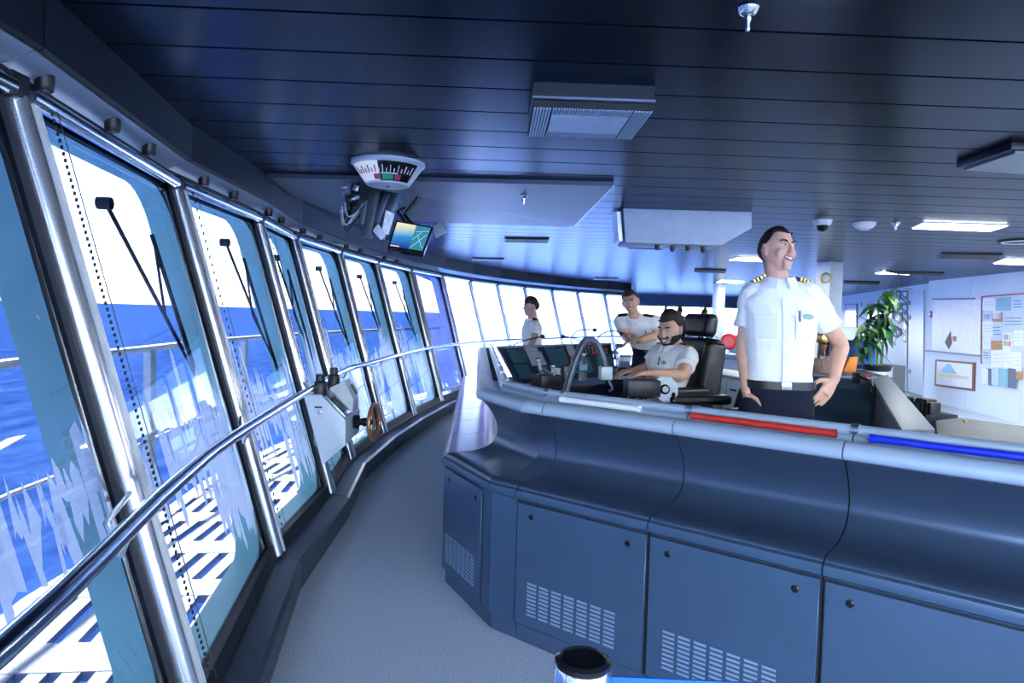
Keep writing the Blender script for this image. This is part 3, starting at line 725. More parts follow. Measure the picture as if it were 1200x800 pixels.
def person(name, label, J, H, hc, hs=1.0, skin=None, hairm=None, line=None, f=(0, -1, 0), s=(1, 0, 0), voxel=.006, fine=True, stub=None, beard=None, smile=True, sleeve=.62, arms=None, legs=None, bw=1.0, belt=True, stripes=0, eplen=.10, thick=.008, top=.012, tags=True, wr=.004):
    """J: dict of joints. s = person's left, f = forward"""
    skin = skin or M_skin; hairm = hairm or M_hair
    f = Vector(f).normalized(); s = Vector(s).normalized(); up = Vector((0, 0, 1))
    E = empty(name, J['root'], label, 'person')
    pel, wst, che, nck = (Vector(J[k]) for k in ('pelvis', 'waist', 'chest', 'neck'))
    hc = Vector(hc); sp = (nck-pel).normalized(); fo = (f-sp*f.dot(sp)).normalized()
    b = MB()
    # neck + head
    jaw = hc+H@Vector((0, -.022, -.075))*hs
    loft(b, [(nck-sp*.05, s*.075*bw, fo*.065*bw), (nck+sp*.0, s*.062*bw, fo*.06*bw), (nck.lerp(jaw, .55), s*.056*bw, fo*.058*bw), (jaw, s*.054*bw, fo*.056*bw), (jaw+(hc-jaw)*.5, s*.05*bw, fo*.05*bw)], 18)
    head_shape(b, hc, H, hs, smile)
    # slim trunk inside the clothes keeps the figure one surface
    def trunk(b, g, bot, tp=True):
        rings = []
        for t, wd, dp in ((0, .165, .112), (.16, .163, .112), (.235, .160, .109), (.34, .155, .105), (.52, .165, .112), (.70, .182, .120), (.84, .180, .112), (.93, .135, .088), (1.0, .075, .066)):
            if t < bot: continue
            c = pel.lerp(wst, t/.34) if t <= .34 else wst.lerp(che, (t-.34)/.36) if t <= .70 else che.lerp(nck, (t-.70)/.30)
            rings.append((c, s*(wd*bw+g), fo*(dp*bw+g)))
        loft(b, rings, 26, 2.5)
    trunk(b, -.012, 0)
    L_, R_ = Vector(J['shL']), Vector(J['shR'])
    for a in ('L', 'R'):
        sh, el, wr_ = (Vector(J[k+a]) for k in ('sh', 'el', 'wr'))
        limb(b, [che.lerp(nck, .55).lerp(sh, .55), sh, sh.lerp(el, .5), el, el.lerp(wr_, .35), wr_], [.05*bw, .054*bw, .049*bw, .041*bw, .041*bw, .027*bw])
        h = J.get('hand'+a)
        if h: hand(b, wr_, *h)
    if legs:
        for hp, kn, an in legs:
            limb(b, [hp, Vector(hp).lerp(Vector(kn), .5), kn, Vector(kn).lerp(Vector(an), .4), an], [.075, .07, .052, .05, .038])
    body = solid(b, 'body', skin, E, voxel, 3)
    # shirt
    b = MB(); trunk(b, .006, .2)
    for a in ('L', 'R'):
        sh, el = Vector(J['sh'+a]), Vector(J['el'+a]); hem = sh.lerp(el, sleeve)
        limb(b, [che.lerp(nck, .72), che.lerp(nck, .58).lerp(sh, .6)+sp*.012, sh+sp*.004, sh.lerp(el, .3)], [.068*bw, .070*bw, .069*bw, .066*bw])
        dv = (el-sh).normalized(); q1 = dv.orthogonal().normalized(); q2 = dv.cross(q1)
        loft(b, [(sh.lerp(el, .05), q1*.066*bw, q2*.066*bw), (sh.lerp(el, .35), q1*.066*bw, q2*.066*bw), (hem-dv*.01, q1*.069*bw, q2*.069*bw), (hem, q1*.067*bw, q2*.067*bw)], 18, 2)
    shirt = solid(b, 'shirt', M_shirt, E, voxel*1.1, 5, wrinkle=wr, wscale=8)
    # collar wings
    for sd in (-1, 1):
        cb = MB(); base = nck-sp*.012
        A = []
        for k in range(7):
            q = k/6; a_ = R(-150+q*175); rad = .072*bw+.006
            A.append(base+(s*sd*math.cos(a_*1.0)*rad*1.02+fo*math.sin(a_)*rad*-1*-1)*1.0)
        # ring goes from back of the neck round the side to the throat
        ring = []
        for k in range(9):
            a_ = R(90+ (k/8)*165); x_, y_ = math.sin(a_-R(90)), -math.cos(a_-R(90))
            ring.append(base+s*(sd*x_*.070*bw)+fo*(y_*.068*bw)-sp*(.022*(k/8)**2)+fo*(.02*(k/8)))
        vs = []; 
        for k, p in enumerate(ring):
            out = (p-base); out = (out-sp*out.dot(sp)).normalized(); dr = .032+.028*(k/8)**2
            vs += [p+sp*.030+out*.001, p+out*.012+sp*.036-sp*.002, p+out*(.020+.006*k/8)-sp*dr*.35+s*(sd*.012*(k/8)), p+out*.008-sp*dr*.30]
        fs = []
        for k in range(len(ring)-1):
            for j in range(4): fs.append((k*4+j, k*4+(j+1) % 4, (k+1)*4+(j+1) % 4, (k+1)*4+j))
        fs += [(3, 2, 1, 0), tuple((len(ring)-1)*4+j for j in range(4))]
        cb.add(vs, fs); cb.build('collar', M_shirt, shirt, smooth=True, angle=R(60))
    # epaulettes
    for a, sd in (('L', 1), ('R', -1)):
        sh = Vector(J['sh'+a]); p0 = che.lerp(nck, .80)+s*(sd*.075*bw)+sp*.055; p1 = sh+sp*.073*bw+s*(sd*.005)
        dv = (p1-p0); ln = dv.length; dv.normalize(); nv_ = dv.cross(fo).normalized(); nv_ = nv_ if nv_.dot(sp) > 0 else -nv_
        p0 = p1-dv*eplen
        eb = MB(); hw = .027
        eb.hexa([p0-fo*hw*.8-nv_*.016, p1-fo*hw-nv_*.016, p1+fo*hw-nv_*.016, p0+fo*hw*.8-nv_*.016], [p0-fo*hw*.8+nv_*.004, p1-fo*hw+nv_*.004, p1+fo*hw+nv_*.004, p0+fo*hw*.8+nv_*.004])
        ep = eb.build('epaulette', M_navy, shirt, bevel=.003)
        for k in range(stripes):
            c = p1-dv*(.014+k*.019); gb = MB(); gb.hexa([c-fo*(hw+.001)-nv_*.012, c+dv*.009-fo*(hw+.001)-nv_*.012, c+dv*.009+fo*(hw+.001)-nv_*.012, c+fo*(hw+.001)-nv_*.012], [c-fo*(hw+.001)+nv_*.0065, c+dv*.009-fo*(hw+.001)+nv_*.0065, c+dv*.009+fo*(hw+.001)+nv_*.0065, c+fo*(hw+.001)+nv_*.0065]); gb.build('gold_stripe', M_gold, ep)
    # trousers
    b = MB()
    rings = [(pel-sp*.03, s*.172*bw, fo*.120*bw), (pel+sp*.05, s*.172*bw, fo*.120*bw), (pel.lerp(wst, .62), s*.168*bw, fo*.119*bw), (pel.lerp(wst, .66), s*.166*bw, fo*.117*bw)]
    loft(b, rings, 26, 2.5)
    for pc, pr_ in J.get('bulge', []): b.ell(pc, pr_, 14, 10)
    if legs:
        for hp, kn, an in legs:
            hp, kn, an = Vector(hp), Vector(kn), Vector(an)
            limb(b, [hp, hp.lerp(kn, .5), kn, kn.lerp(an, .5), an], [.095*bw, .088*bw, .072*bw, .066*bw, .064*bw])
    tr = solid(b, 'trousers', M_trous, E, voxel*1.3, 4, wrinkle=.003)
    if legs:
        for hp, kn, an in legs:
            an = Vector(an); fw = Vector((f.x, f.y, 0)).normalized(); sw = Vector((-fw.y, fw.x, 0)); sb = MB(); a0 = an+Vector((0, 0, -.09))
            loft(sb, [(a0-fw*.06+up*.035, sw*.035, up*.035), (a0-fw*.02+up*.04, sw*.04, up*.042), (a0+fw*.08+up*.03, sw*.045, up*.03), (a0+fw*.18+up*.02, sw*.035, up*.018)], 14); sb.build('shoe', M_leather, E, smooth=True)
    if belt:
        c = pel.lerp(wst, .72); bb = MB(); n = 40; vs = []
        for z in (-.020, .020):
            for rr in (.0, .006):
                for k in range(n):
                    q = 2*math.pi*k/n; cx, sy = math.cos(q), math.sin(q); ee = 2/2.5
                    vs.append(c+sp*z+s*((.168*bw+.004+rr)*abs(cx)**ee*(1 if cx > 0 else -1))+fo*((.119*bw+.004+rr)*abs(sy)**ee*(1 if sy > 0 else -1)))
        fs = []
        for k in range(n):
            k2 = (k+1) % n; fs += [(k, k2, 2*n+k2, 2*n+k), (n+k, n+k2, 3*n+k2, 3*n+k), (2*n+k, 2*n+k2, 3*n+k2, 3*n+k), (k, k2, n+k2, n+k)]
        bb.add(vs, fs); bt = bb.build('belt', M_leather, E, smooth=True)
        q = c+fo*(.119*bw+.013); b3 = MB(); b3.hexa([q-s*.024-sp*.019, q+s*.024-sp*.019, q+s*.024+sp*.019, q-s*.024+sp*.019], [p+fo*.004 for p in (q-s*.024-sp*.019, q+s*.024-sp*.019, q+s*.024+sp*.019, q-s*.024+sp*.019)]); b3.build('buckle', M_steel, bt, bevel=.002)
    # shirt front: placket, buttons, pockets, badge
    def front(du, t, push=.0):
        """point on the shirt front, du along s, t 0 waist..1 neck"""
        c = wst.lerp(che, t/.55) if t < .55 else che.lerp(nck, (t-.55)/.45)
        hw = (.158+.027*min(1, t/.5))*bw; dp = (.111+.012*min(1, t/.55)-.05*max(0, t-.62))*bw
        k = max(0, 1-abs(du/hw)**2.5)**(1/2.5); return c+s*du+fo*(dp*k+.008+push)
    if fine:
        pb = MB(); pr = [front(du, t, .001) for t in [i/12*.86-.08 for i in range(13)] for du in (-.017, .017)]; pr2 = [p+fo*.0035 for p in pr]
        vs = pr+pr2; n2 = len(pr); fs = []
        for k in range(12): fs += [(2*k, 2*k+1, 2*k+3, 2*k+2), (n2+2*k, n2+2*k+1, n2+2*k+3, n2+2*k+2), (2*k, 2*k+2, n2+2*k+2, n2+2*k), (2*k+1, 2*k+3, n2+2*k+3, n2+2*k+1)]
        pb.add(vs, fs); pb.build('placket', M_shirt, shirt, smooth=True)
        for t in (-.02, .16, .34, .52, .68):
            p = front(0, t, .0045); bb = MB(); bb.lathe(p, [(.0055, 0), (.0055, .002), (.003, .0028)], 10, fo.to_track_quat('Z', 'Y').to_matrix()); bb.build('button', M_white, shirt)
    if tags:
        for sd in (-1, 1):
            p = [front(sd*.095-.05, .36, .001), front(sd*.095+.05, .36, .001), front(sd*.095+.05, .56, .001), front(sd*.095-.05, .56, .001)]
            kb = MB(); kb.hexa(p, [q+fo*.0045 for q in p]); pk = kb.build('pocket', M_shirt, shirt, bevel=.0015, seg=1)
            p = [front(sd*.095-.053, .545, .004), front(sd*.095+.053, .545, .004), front(sd*.095+.053, .60, .004), front(sd*.095-.053, .60, .004)]
            kb = MB(); kb.hexa(p, [q+fo*.004 for q in p]); kb.build('pocket_flap', M_shirt, pk, bevel=.0015, seg=1)
        p = front(.105, .585, .011); kb = MB(); kb.ell(p, (.026, .004, .0125), 16, 8, Matrix((s, fo, sp)).transposed()); kb.build('name_badge', M_badge, shirt, smooth=True)
        kb = MB(); q = front(.062, .55, .010); kb.tube([q-sp*.01, q+sp*.045], .004, 8); kb.build('pen', M_blackg, shirt)
    # face
    def T(x, y, z): return hc+H@Vector((x, y, z))*hs
    if fine:
        for sd in (-1, 1):
            eb = MB(); eb.ell(T(.031*sd, .0735, .013), (.0135*hs, .010*hs, .0054*hs), 12, 8, H); ey = eb.build('eye', M_eyew, body, smooth=True)
            ib = MB(); ib.ell(T(.032*sd+.003, .0805, .013), (.0056*hs, .0045*hs, .0050*hs), 10, 8, H); ib.build('iris', M_iris, ey, smooth=True) if False else None
            ob = ib.build('iris', M_iris, body, smooth=True)
            lb = MB(); lb.tube([T((.031+.016*q)*sd, .0805-.009*q*q, .0195-.006*q*q) for q in (-1, -.5, 0, .5, 1)], .0022*hs, 6); lb.build('eyelid', skin, body, smooth=True)
    for sd in (-1, 1):
        bb = MB(); bb.tube([T((.032+.021*q)*sd, .087-.011*q*q-.004*q, .033+.003*q-.005*q*q) for q in (-1, -.5, 0, .5, 1)], [.002*hs, .0045*hs, .0045*hs, .0038*hs, .0018*hs], 8); bb.build('eyebrow', hairm, body, smooth=True)
    wd = .031 if smile else .024
    if smile and fine:
        tb = MB(); tb.add([], []); n = 10; top_ = [T(wd*.85*(2*k/n-1), .0905-.016*(2*k/n-1)**2, -.0525+.008*(2*k/n-1)**2) for k in range(n+1)]; bot_ = [T(wd*.85*(2*k/n-1), .0895-.016*(2*k/n-1)**2, -.0675+.019*(2*k/n-1)**2) for k in range(n+1)]
        vs = top_+bot_+[p+H@Vector((0, -.008, 0))*hs for p in top_+bot_]; m2 = n+1
        fs = [(k, k+1, m2+k+1, m2+k) for k in range(n)]+[(2*m2+k, 2*m2+k+1, 3*m2+k+1, 3*m2+k) for k in range(n)]+[(k, k+1, 2*m2+k+1, 2*m2+k) for k in range(n)]+[(m2+k, m2+k+1, 3*m2+k+1, 3*m2+k) for k in range(n)]
        tb.add(vs, fs); tb.build('teeth', M_teeth, body, smooth=True)
    lb = MB(); op = 1 if smile and fine else 0
    for z0, bow, r_ in ((-.050, .010, .0036), (-.056-.014*op, .010+.012*op, .0048)):
        lb.tube([T(wd*q, .0905-.017*q*q, z0+bow*q*q*(1 if smile else .2)) for q in (-1, -.6, -.2, .2, .6, 1)], [r_*.4*hs, r_*hs, r_*hs, r_*hs, r_*hs, r_*.4*hs], 8)
    lb.build('lips', M_lip, body, smooth=True)
    if beard: beard(body, T, H, hs)
    if line: hair_shell(hc, H, hs, 'hair', E, hairm, line, thick=thick, top=top)
    return E
def Hmat(yaw, pitch=0, roll=0):
    """yaw: direction the face looks, degrees from -Y towards +X"""
    a = R(yaw); fw = Vector((math.sin(a), -math.cos(a), 0)); lf = Vector((math.cos(a), math.sin(a), 0))
    M = Matrix((lf, fw, Vector((0, 0, 1)))).transposed()      # columns left, forward, up
    return M @ Matrix.Rotation(R(pitch), 3, 'X') @ Matrix.Rotation(R(roll), 3, 'Y')
def hairline(front, side, backz, temple=.02):
    def ln(y, x):
        if y > .35: return front-temple*abs(x)
        if y > -.25: return side+(front-side)*max(0, (y-.02)/.33)
        return side+(backz-side)*min(1, (-.25-y)/.5)
    return ln
# ---- standing officer, hand in pocket and hand on hip
YM = 3.47
def m(px, py, dy=0): return PY(px, py, YM+dy)
_pel = m(913, 478, .02)
J = dict(root=Vector((_pel.x, YM, 0)), pelvis=_pel, waist=m(913, 438), chest=m(913, 374, .01), neck=m(911, 327, .02),
         shR=m(882, 346, .03), elR=m(872, 405, .06), wrR=m(875, 458, .0), shL=m(950, 347, .03), elL=m(985, 404, .10), wrL=m(977, 445, -.03),
         bulge=[(m(880, 484, .0), (.066, .075, .10))], handR=((.2, -.05, -1), (1, .3, 0), (0, -1, 0), .95, .25), handL=((-.55, -.20, -.75), (-.35, .9, 0), (-.9, -.3, .6), 1.0, .22))
hipc = J['pelvis']
legs = []
for sd in (-1, 1):
    hp = hipc+Vector((sd*.085, 0, -.03)); legs.append((hp, Vector((hp.x+sd*.03, hp.y+.01, .50)), Vector((hp.x+sd*.06, hp.y+.03, .10))))
def stub1(body, T, H, hs): pass
person('person', 'smiling officer in white shirt and navy trousers standing with one hand in his pocket', J, Hmat(24, 6, 3), m(911, 293), .97, fine=True, voxel=.0045, f=(-.10, -1, 0), s=(1, -.10, 0),
       line=hairline(.086, .012, -.045, -.02), legs=legs, stripes=4, bw=.97, thick=.006, top=.004, wr=.008)

def beard1(body, T, H, hs):
    b = MB()
    nu, nv = 26, 10; vs = []; fs = []
    for lay in (0, 1):
        for j in range(nv+1):
            z = -.115+(.085)*j/nv
            for i in range(nu+1):
                a = R(-15+210*i/nu); zz = z/.118; r_ = math.sqrt(max(.02, 1-zz*zz)); k = -zz
                X = math.cos(a)*.077*r_*(1-.30*k**1.4); Y = math.sin(a)*.098*r_*(1-.10*k)+.014*k-.004
                g = 1.0 if lay == 0 else (1.075 if math.sin(a) < .45 else 1.20+.12*max(0, math.sin(a)-.6)/.4)
                if math.sin(a) > .72 and j > 4: g = .97 if lay else .95
                vs.append(T(X*g, Y*g, z*(1.0 if lay == 0 else 1.03)))
    n = (nv+1)*(nu+1); w_ = nu+1
    for lay in (0, 1):
        for j in range(nv):
            for i in range(nu): fs.append((lay*n+j*w_+i, lay*n+j*w_+i+1, lay*n+(j+1)*w_+i+1, lay*n+(j+1)*w_+i))
    for i in range(nu): fs += [(i, i+1, n+i+1, n+i), (nv*w_+i, nv*w_+i+1, n+nv*w_+i+1, n+nv*w_+i)]
    for j in range(nv): fs += [(j*w_, (j+1)*w_, n+(j+1)*w_, n+j*w_), (j*w_+nu, (j+1)*w_+nu, n+(j+1)*w_+nu, n+j*w_+nu)]
    b.add(vs, fs); b.tube([T(.026*q, .0905-.012*q*q, -.0435-.006*q*q) for q in (-1, -.5, 0, .5, 1)], .0045*hs, 8)
    b.build('beard', M_hair, body, smooth=True)
# ---- seated bearded officer
def q(px, py, y): return PY(px, py, y)
f2 = Vector((-.93, -.36, 0)).normalized(); s2 = Vector((-f2.y*-1, f2.x, 0)); s2 = Vector((-f2.y, f2.x, 0))   # left of forward
YS = 4.6
pel = q(779, 470, YS); nk = q(791, 407, YS)
J2 = dict(root=Vector((pel.x, pel.y, .95)), pelvis=pel, waist=q(780, 449, YS), chest=q(785, 428, YS), neck=nk)
ch = J2['chest'].lerp(nk, .55)
J2['shL'] = ch+s2*.175; J2['shR'] = ch-s2*.175
J2['elL'] = q(799, 440, 4.30); J2['wrL'] = q(765, 437, 4.22); J2['elR'] = q(758, 432, 4.78); J2['wrR'] = q(745, 434, 4.55)
J2['handL'] = ((-1, -.1, -.05), (0, 0, -1), (0, 1, 0), 1, .35); J2['handR'] = ((-.9, -.3, -.1), (.1, .1, -1), (.2, -1, 0), 1, .45)
lg = []
for sd in (-1, 1):
    hp = pel+s2*(.09*sd)+f2*.03; kn = pel+f2*.47+s2*(.13*sd)+Vector((0, 0, .02)); lg.append((hp, kn, kn+f2*.12+Vector((0, 0, -.42))))
J2['root'] = Vector((pel.x, pel.y, lg[0][2].z-.1))
person('person', 'bearded officer in white shirt seated in the black helm chair', J2, Hmat(-48, -12, 0), q(786, 386, YS-.02), .98, f=f2, s=s2, voxel=.006, line=hairline(.078, .0, -.05, -.01), legs=lg, belt=False, bw=.97, stripes=1, beard=beard1, thick=.012, top=.016, smile=True, sleeve=.6)
# ---- officer leaning beside the desk
YL = 6.7
f3 = Vector((-.42, -.9, 0)).normalized(); s3 = Vector((-f3.y, f3.x, 0))
pel = q(762, 414, YL+.12); nk = q(744, 371, YL-.03)
J3 = dict(root=Vector((pel.x, pel.y, 0)), pelvis=pel, waist=q(759, 401, YL+.08), chest=q(752, 384, YL+.02), neck=nk)
ch = J3['chest'].lerp(nk, .55); J3['shL'] = ch+s3*.175; J3['shR'] = ch-s3*.175
J3['elL'] = q(768, 393, YL-.12); J3['wrL'] = q(746, 400, YL-.32); J3['elR'] = q(733, 394, YL-.05); J3['wrR'] = q(737, 399, YL-.30)
J3['handL'] = ((-1, -.3, -.1), (0, 0, -1), (0, -.5, 1), 1, .5); J3['handR'] = ((.75, -.5, .1), (0, 0, -1), (0, -.5, 1), 1, .5)
lg = []
for sd in (-1, 1):
    hp = pel+s3*(.09*sd)-Vector((0, 0, .03)); lg.append((hp, Vector((hp.x, hp.y, .5))+f3*.03+s3*sd*.03, Vector((hp.x, hp.y+.02, .10))+s3*sd*.05))
person('person', 'dark haired officer with clasped hands leaning forward behind the helm chair', J3, Hmat(-18, -8, -14), q(739, 354, YL-.06), .98, f=f3, s=s3, voxel=.008, line=hairline(.080, .015, -.05, -.01), legs=lg, belt=True, bw=.98, stripes=1, thick=.010, top=.012)
# ---- officer in profile at the far windows
YW = 8.5
f4 = Vector((-.97, -.25, 0)).normalized(); s4 = Vector((-f4.y, f4.x, 0))
pel = q(625, 428, YW); nk = q(624, 374, YW)
J4 = dict(root=Vector((pel.x, pel.y, 0)), pelvis=pel, waist=q(624, 411, YW), chest=q(623, 391, YW), neck=nk)
ch = J4['chest'].lerp(nk, .55); J4['shL'] = ch+s4*.17; J4['shR'] = ch-s4*.17
J4['elL'] = q(626, 396, YW-.2); J4['wrL'] = q(618, 412, YW-.26); J4['elR'] = q(624, 399, YW+.25); J4['wrR'] = q(616, 413, YW+.22)
J4['handL'] = ((-.6, 0, -.8), (.3, 1, 0), (-1, 0, .3), 1, .4); J4['handR'] = ((-.6, 0, -.8), (.3, -1, 0), (-1, 0, .3), 1, .4)
lg = []
for sd in (-1, 1):
    hp = pel+s4*(.085*sd)-Vector((0, 0, .03)); lg.append((hp, Vector((hp.x, hp.y, .45))+s4*sd*.02, Vector((hp.x, hp.y, .10))+s4*sd*.04))
person('person', 'short haired officer standing in profile looking out of the bright far windows', J4, Hmat(-74, -4, 0), q(622, 359, YW), .97, f=f4, s=s4, skin=M_skin2, voxel=.009, line=hairline(.060, .0, -.04, .01), legs=lg, belt=False, bw=.95, stripes=0, fine=False, tags=False, smile=False, thick=.010, top=.012)
# ---- two crew far off by the other wing
for (px, py, y, lab, yaw) in ((797, 364, 20.0, 'distant officer with brown hair in a white shirt beyond the helm chair', 150), (826, 367, 19.0, 'distant officer with short fair hair in a white shirt beside the slim column', 120)):
    hc_ = PY(px, py, y); H_ = Hmat(yaw); f5 = Vector((math.sin(R(yaw)), -math.cos(R(yaw)), 0)); s5 = Vector((-f5.y, f5.x, 0)); x0, y0, hz_ = hc_.x, hc_.y, hc_.z
    P_ = lambda z, a=0, b_=0: Vector((x0, y0, z))+s5*a+f5*b_
    J5 = dict(root=Vector((x0, y0, 0)), pelvis=P_(hz_-.72), waist=P_(hz_-.54), chest=P_(hz_-.34), neck=P_(hz_-.15), shL=P_(hz_-.24, .18), shR=P_(hz_-.24, -.18), elL=P_(hz_-.52, .25), elR=P_(hz_-.52, -.25), wrL=P_(hz_-.72, .22, .12), wrR=P_(hz_-.72, -.22, .12),
              handL=((0, 0, -1), -s5, f5, 1, .3), handR=((0, 0, -1), s5, f5, 1, .3))
    lg = [(P_(hz_-.76, sd*.09), P_((hz_-.7)/2, sd*.1), P_(.10, sd*.11)) for sd in (-1, 1)]
    person('person', lab, J5, H_, hc_, 1.0, f=f5, s=s5, voxel=.013, line=hairline(.06, .0, -.05), legs=lg, belt=False, fine=False, tags=False, smile=False, hairm=mat('brown_hair', (.08, .04, .02), .6, 0, .3, 100), wr=.002)
# ================================================================== DESK, CHAIRS, SMALL THINGS
M_panel = mat('panel_dark', (.012, .028, .038), .35, .1, .2, 8)
M_scr = mat('screen_dark', (.008, .03, .045), .12, 0, .3, 14, emit=(.02, .08, .10), estr=.03)
M_scr2 = mat('screen_plan', (.20, .24, .34), .3, 0, .25, 40, emit=(.35, .42, .6), estr=.02)
M_btn_r = mat('button_red', (.5, .02, .02), .4, emit=(.8, .04, .03), estr=.03); M_btn_g = mat('button_grey', (.3, .33, .36), .4); M_btn_n = mat('button_green', (.02, .3, .12), .4)
M_grey = mat('mid_grey_paint', (.25, .29, .34), .45); M_lgrey = mat('light_grey_paint', (.58, .64, .72), .42, .05)
M_desk = mat('desk_dark', (.018, .03, .04), .35, .1)
M_dg = mat('dark_grey_tube', (.10, .13, .17), .4, .2)
TL, TR, BL, BR = PY(583, 407, 5.6), PY(716, 402.5, 7.0), PY(607, 450, 4.75), PY(722, 439, 5.9)
idesk = empty('instrument_desk', (BL.lerp(BR, .5).x, BL.lerp(BR, .5).y, 0), 'dark sloping instrument panel with screens and buttons behind the console', 'instrument panel')
pn = (BR-BL).cross(TL-BL).normalized(); pn = pn if pn.y < 0 else -pn
def IP(a, b_, o=0): return (BL.lerp(BR, a)).lerp(TL.lerp(TR, a), b_)+pn*o
b = MB(); b.hexa([BL, BR, TR, TL], [p-pn*.015 for p in (BL, BR, TR, TL)]); b.build('panel', M_panel, idesk)
bd = (BR-BL); nfr = Vector((bd.y, -bd.x, 0)).normalized()
b = MB(); top_ = [BL, BR, BR+nfr*.30, BL+nfr*.30]; b.hexa([p-Vector((0, 0, .04)) for p in top_], top_); b.build('ledge', M_desk, idesk, bevel=.006)
b = MB(); lo_ = [Vector((max(.12, p_.x), p_.y, p_.z)) for p_ in (BL+nfr*.1, BR+nfr*.1, TR, TL)]; b.hexa([Vector((p.x, p.y, 0)) for p in lo_], [Vector((p.x, p.y, .9)) for p in lo_]); b.build('pedestal', M_desk, idesk)
def ipanel(a0, a1, b0, b1, m_, nm, o=.004, par=None):
    x = MB(); pts = [IP(a0, b0), IP(a1, b0), IP(a1, b1), IP(a0, b1)]; x.hexa(pts, [p+pn*o for p in pts]); return x.build(nm, m_, par or idesk)
for a0, a1, b0, b1, m_, nm in ((.04, .15, .10, .45, M_scr, 'display'), (.05, .17, .52, .92, M_scr, 'display'), (.19, .31, .42, .80, M_scr2, 'plan_sheet'), (.19, .29, .83, .96, M_scr2, 'plan_sheet'), (.22, .30, .08, .36, M_grey, 'plan_sheet'),
                               (.35, .52, .30, .90, M_scr, 'display'), (.545, .61, .62, .95, M_scr2, 'plan_sheet'), (.55, .74, .12, .55, M_scr, 'display'), (.80, .97, .15, .60, M_scr, 'display')):
    o_ = ipanel(a0, a1, b0, b1, m_, nm, .006)
rb = random.Random(3)
for r_ in range(3):
    for c in range(9):
        a0 = .64+c*.036; b0 = .66+r_*.10; ipanel(a0, a0+.014, b0, b0+.045, rb.choice([M_btn_r, M_btn_g, M_btn_g, M_btn_n]), 'button', .010)
for c in range(10): ipanel(.34+c*.018, .35+c*.018, .10, .16, rb.choice([M_btn_r, M_btn_g, M_btn_n]), 'button', .010)
ipanel(.535, .545, .40, .60, M_red, 'lever', .02)
b = MB(); b.tube([TL+Vector((0, 0, .0)), TR], .012, 8); b.build('top_trim', M_grey, idesk)
# grey inner coaming rails running back along the left
for k, px in enumerate((600, 590)):
    pass
def standing(nm, px, py, y, lab, cat):
    p = PY(px, py, y); return empty(nm, p, lab, cat), p
zl_ = BL.z
def onledge(px, py): return PZ(px, py, zl_)
# bottle
p = onledge(683, 446); E = empty('water_bottle', p, 'clear plastic water bottle with pale blue label on the desk', 'bottle')
M_pet = mat('clear_plastic', (.75, .85, .92), .08, 0, .02, 10, trans=.75); M_lab = mat('bottle_label', (.25, .55, .75), .4)
b = MB(); b.lathe(p, [(.028, 0), (.031, .01), (.031, .06), (.028, .075), (.031, .09), (.031, .13), (.014, .175), (.0125, .19)], 18); b.build('bottle_body', M_pet, E, smooth=True)
b = MB(); b.lathe(p, [(.0316, .082), (.0316, .122)], 18); b.build('bottle_label', M_lab, E, smooth=True)
b = MB(); b.lathe(p, [(.0145, .188), (.0145, .205)], 14); b.build('bottle_cap', M_white, E, smooth=True)
p = onledge(663.5, 447); E = empty('steel_tumbler', p, 'brushed steel tumbler with dark lid on the desk', 'tumbler')
b = MB(); b.lathe(p, [(.028, 0), (.030, .005), (.036, .11), (.036, .115)], 20); b.build('tumbler_body', M_chrome, E, smooth=True)
b = MB(); b.lathe(p, [(.037, .113), (.037, .125), (.02, .13)], 20); b.build('tumbler_lid', M_black, E, smooth=True)
p = onledge(651, 447.5); E = empty('paper_cup', p, 'white paper cup beside the steel tumbler', 'cup')
b = MB(); b.lathe(p, [(.026, 0), (.036, .10), (.038, .102), (.034, .10), (.024, .008)], 20); b.build('cup_body', M_paper, E, smooth=True)
# thruster joystick unit
p = onledge(640, 456); E = empty('control_lever_unit', p, 'black control lever unit with chrome studs on the desk', 'control unit')
b = MB(); b.box(p+Vector((0, 0, .05)), (.16, .14, .10), .5); b.build('housing', M_black, E, bevel=.012)
b = MB(); b.tube([p+Vector((-.03, 0, .09)), p+Vector((-.05, .01, .16)), p+Vector((-.06, .01, .19))], .010, 8); b.ell(p+Vector((-.06, .01, .19)), (.022, .022, .016)); b.build('lever', M_steel, E, smooth=True)
b = MB(); b.tube([p+Vector((.035, -.02, .09)), p+Vector((.04, -.02, .15))], .009, 8); b.ell(p+Vector((.04, -.02, .155)), (.02, .014, .014)); b.build('lever', M_steel, E, smooth=True)
b = MB(); b.tube([p+Vector((-.06, -.06, .10)), p+Vector((-.02, -.08, .14)), p+Vector((.05, -.06, .10))], .007, 8); b.build('grab_loop', M_chrome, E, smooth=True)
# big hoop with box on its end
E = empty('hoop_lamp', PY(662, 462, 4.25), 'thick dark grey bent hoop arm carrying a grey box above the desk', 'lamp arm')
pts = catmull([PY(x, y, 4.25+d) for x, y, d in ((660, 470, 0), (664, 455, 0), (672, 428, .02), (682, 404, .05), (691, 398, .08), (700, 404, .10), (706, 418, .10), (708.5, 432, .10))], 5)
b = MB(); b.tube(pts, .023, 14); b.build('arm', M_dg, E, smooth=True)
b = MB(); b.tube([p_+Vector((-.008, -.022, 0)) for p_ in pts], .004, 6); b.build('cable', M_black, E, smooth=True)
c = PY(709.5, 437, 4.35); b = MB(); b.box(c, (.075, .07, .085), .2); b.build('box', M_lgrey, E, bevel=.008)
b = MB(); b.tube(catmull([c+Vector((.02, -.03, -.04)), PY(715, 449, 4.25), PY(718, 455, 4.2), PY(714, 458, 4.18)], 5), .006, 8); b.build('wire', M_steel, E, smooth=True)
b = MB(); b.lathe(PY(660, 471, 4.25)-Vector((0, 0, .30)), [(.05, 0), (.05, .02), (.03, .03), (.03, .30)], 16); b.build('socket', M_black, E, smooth=True)
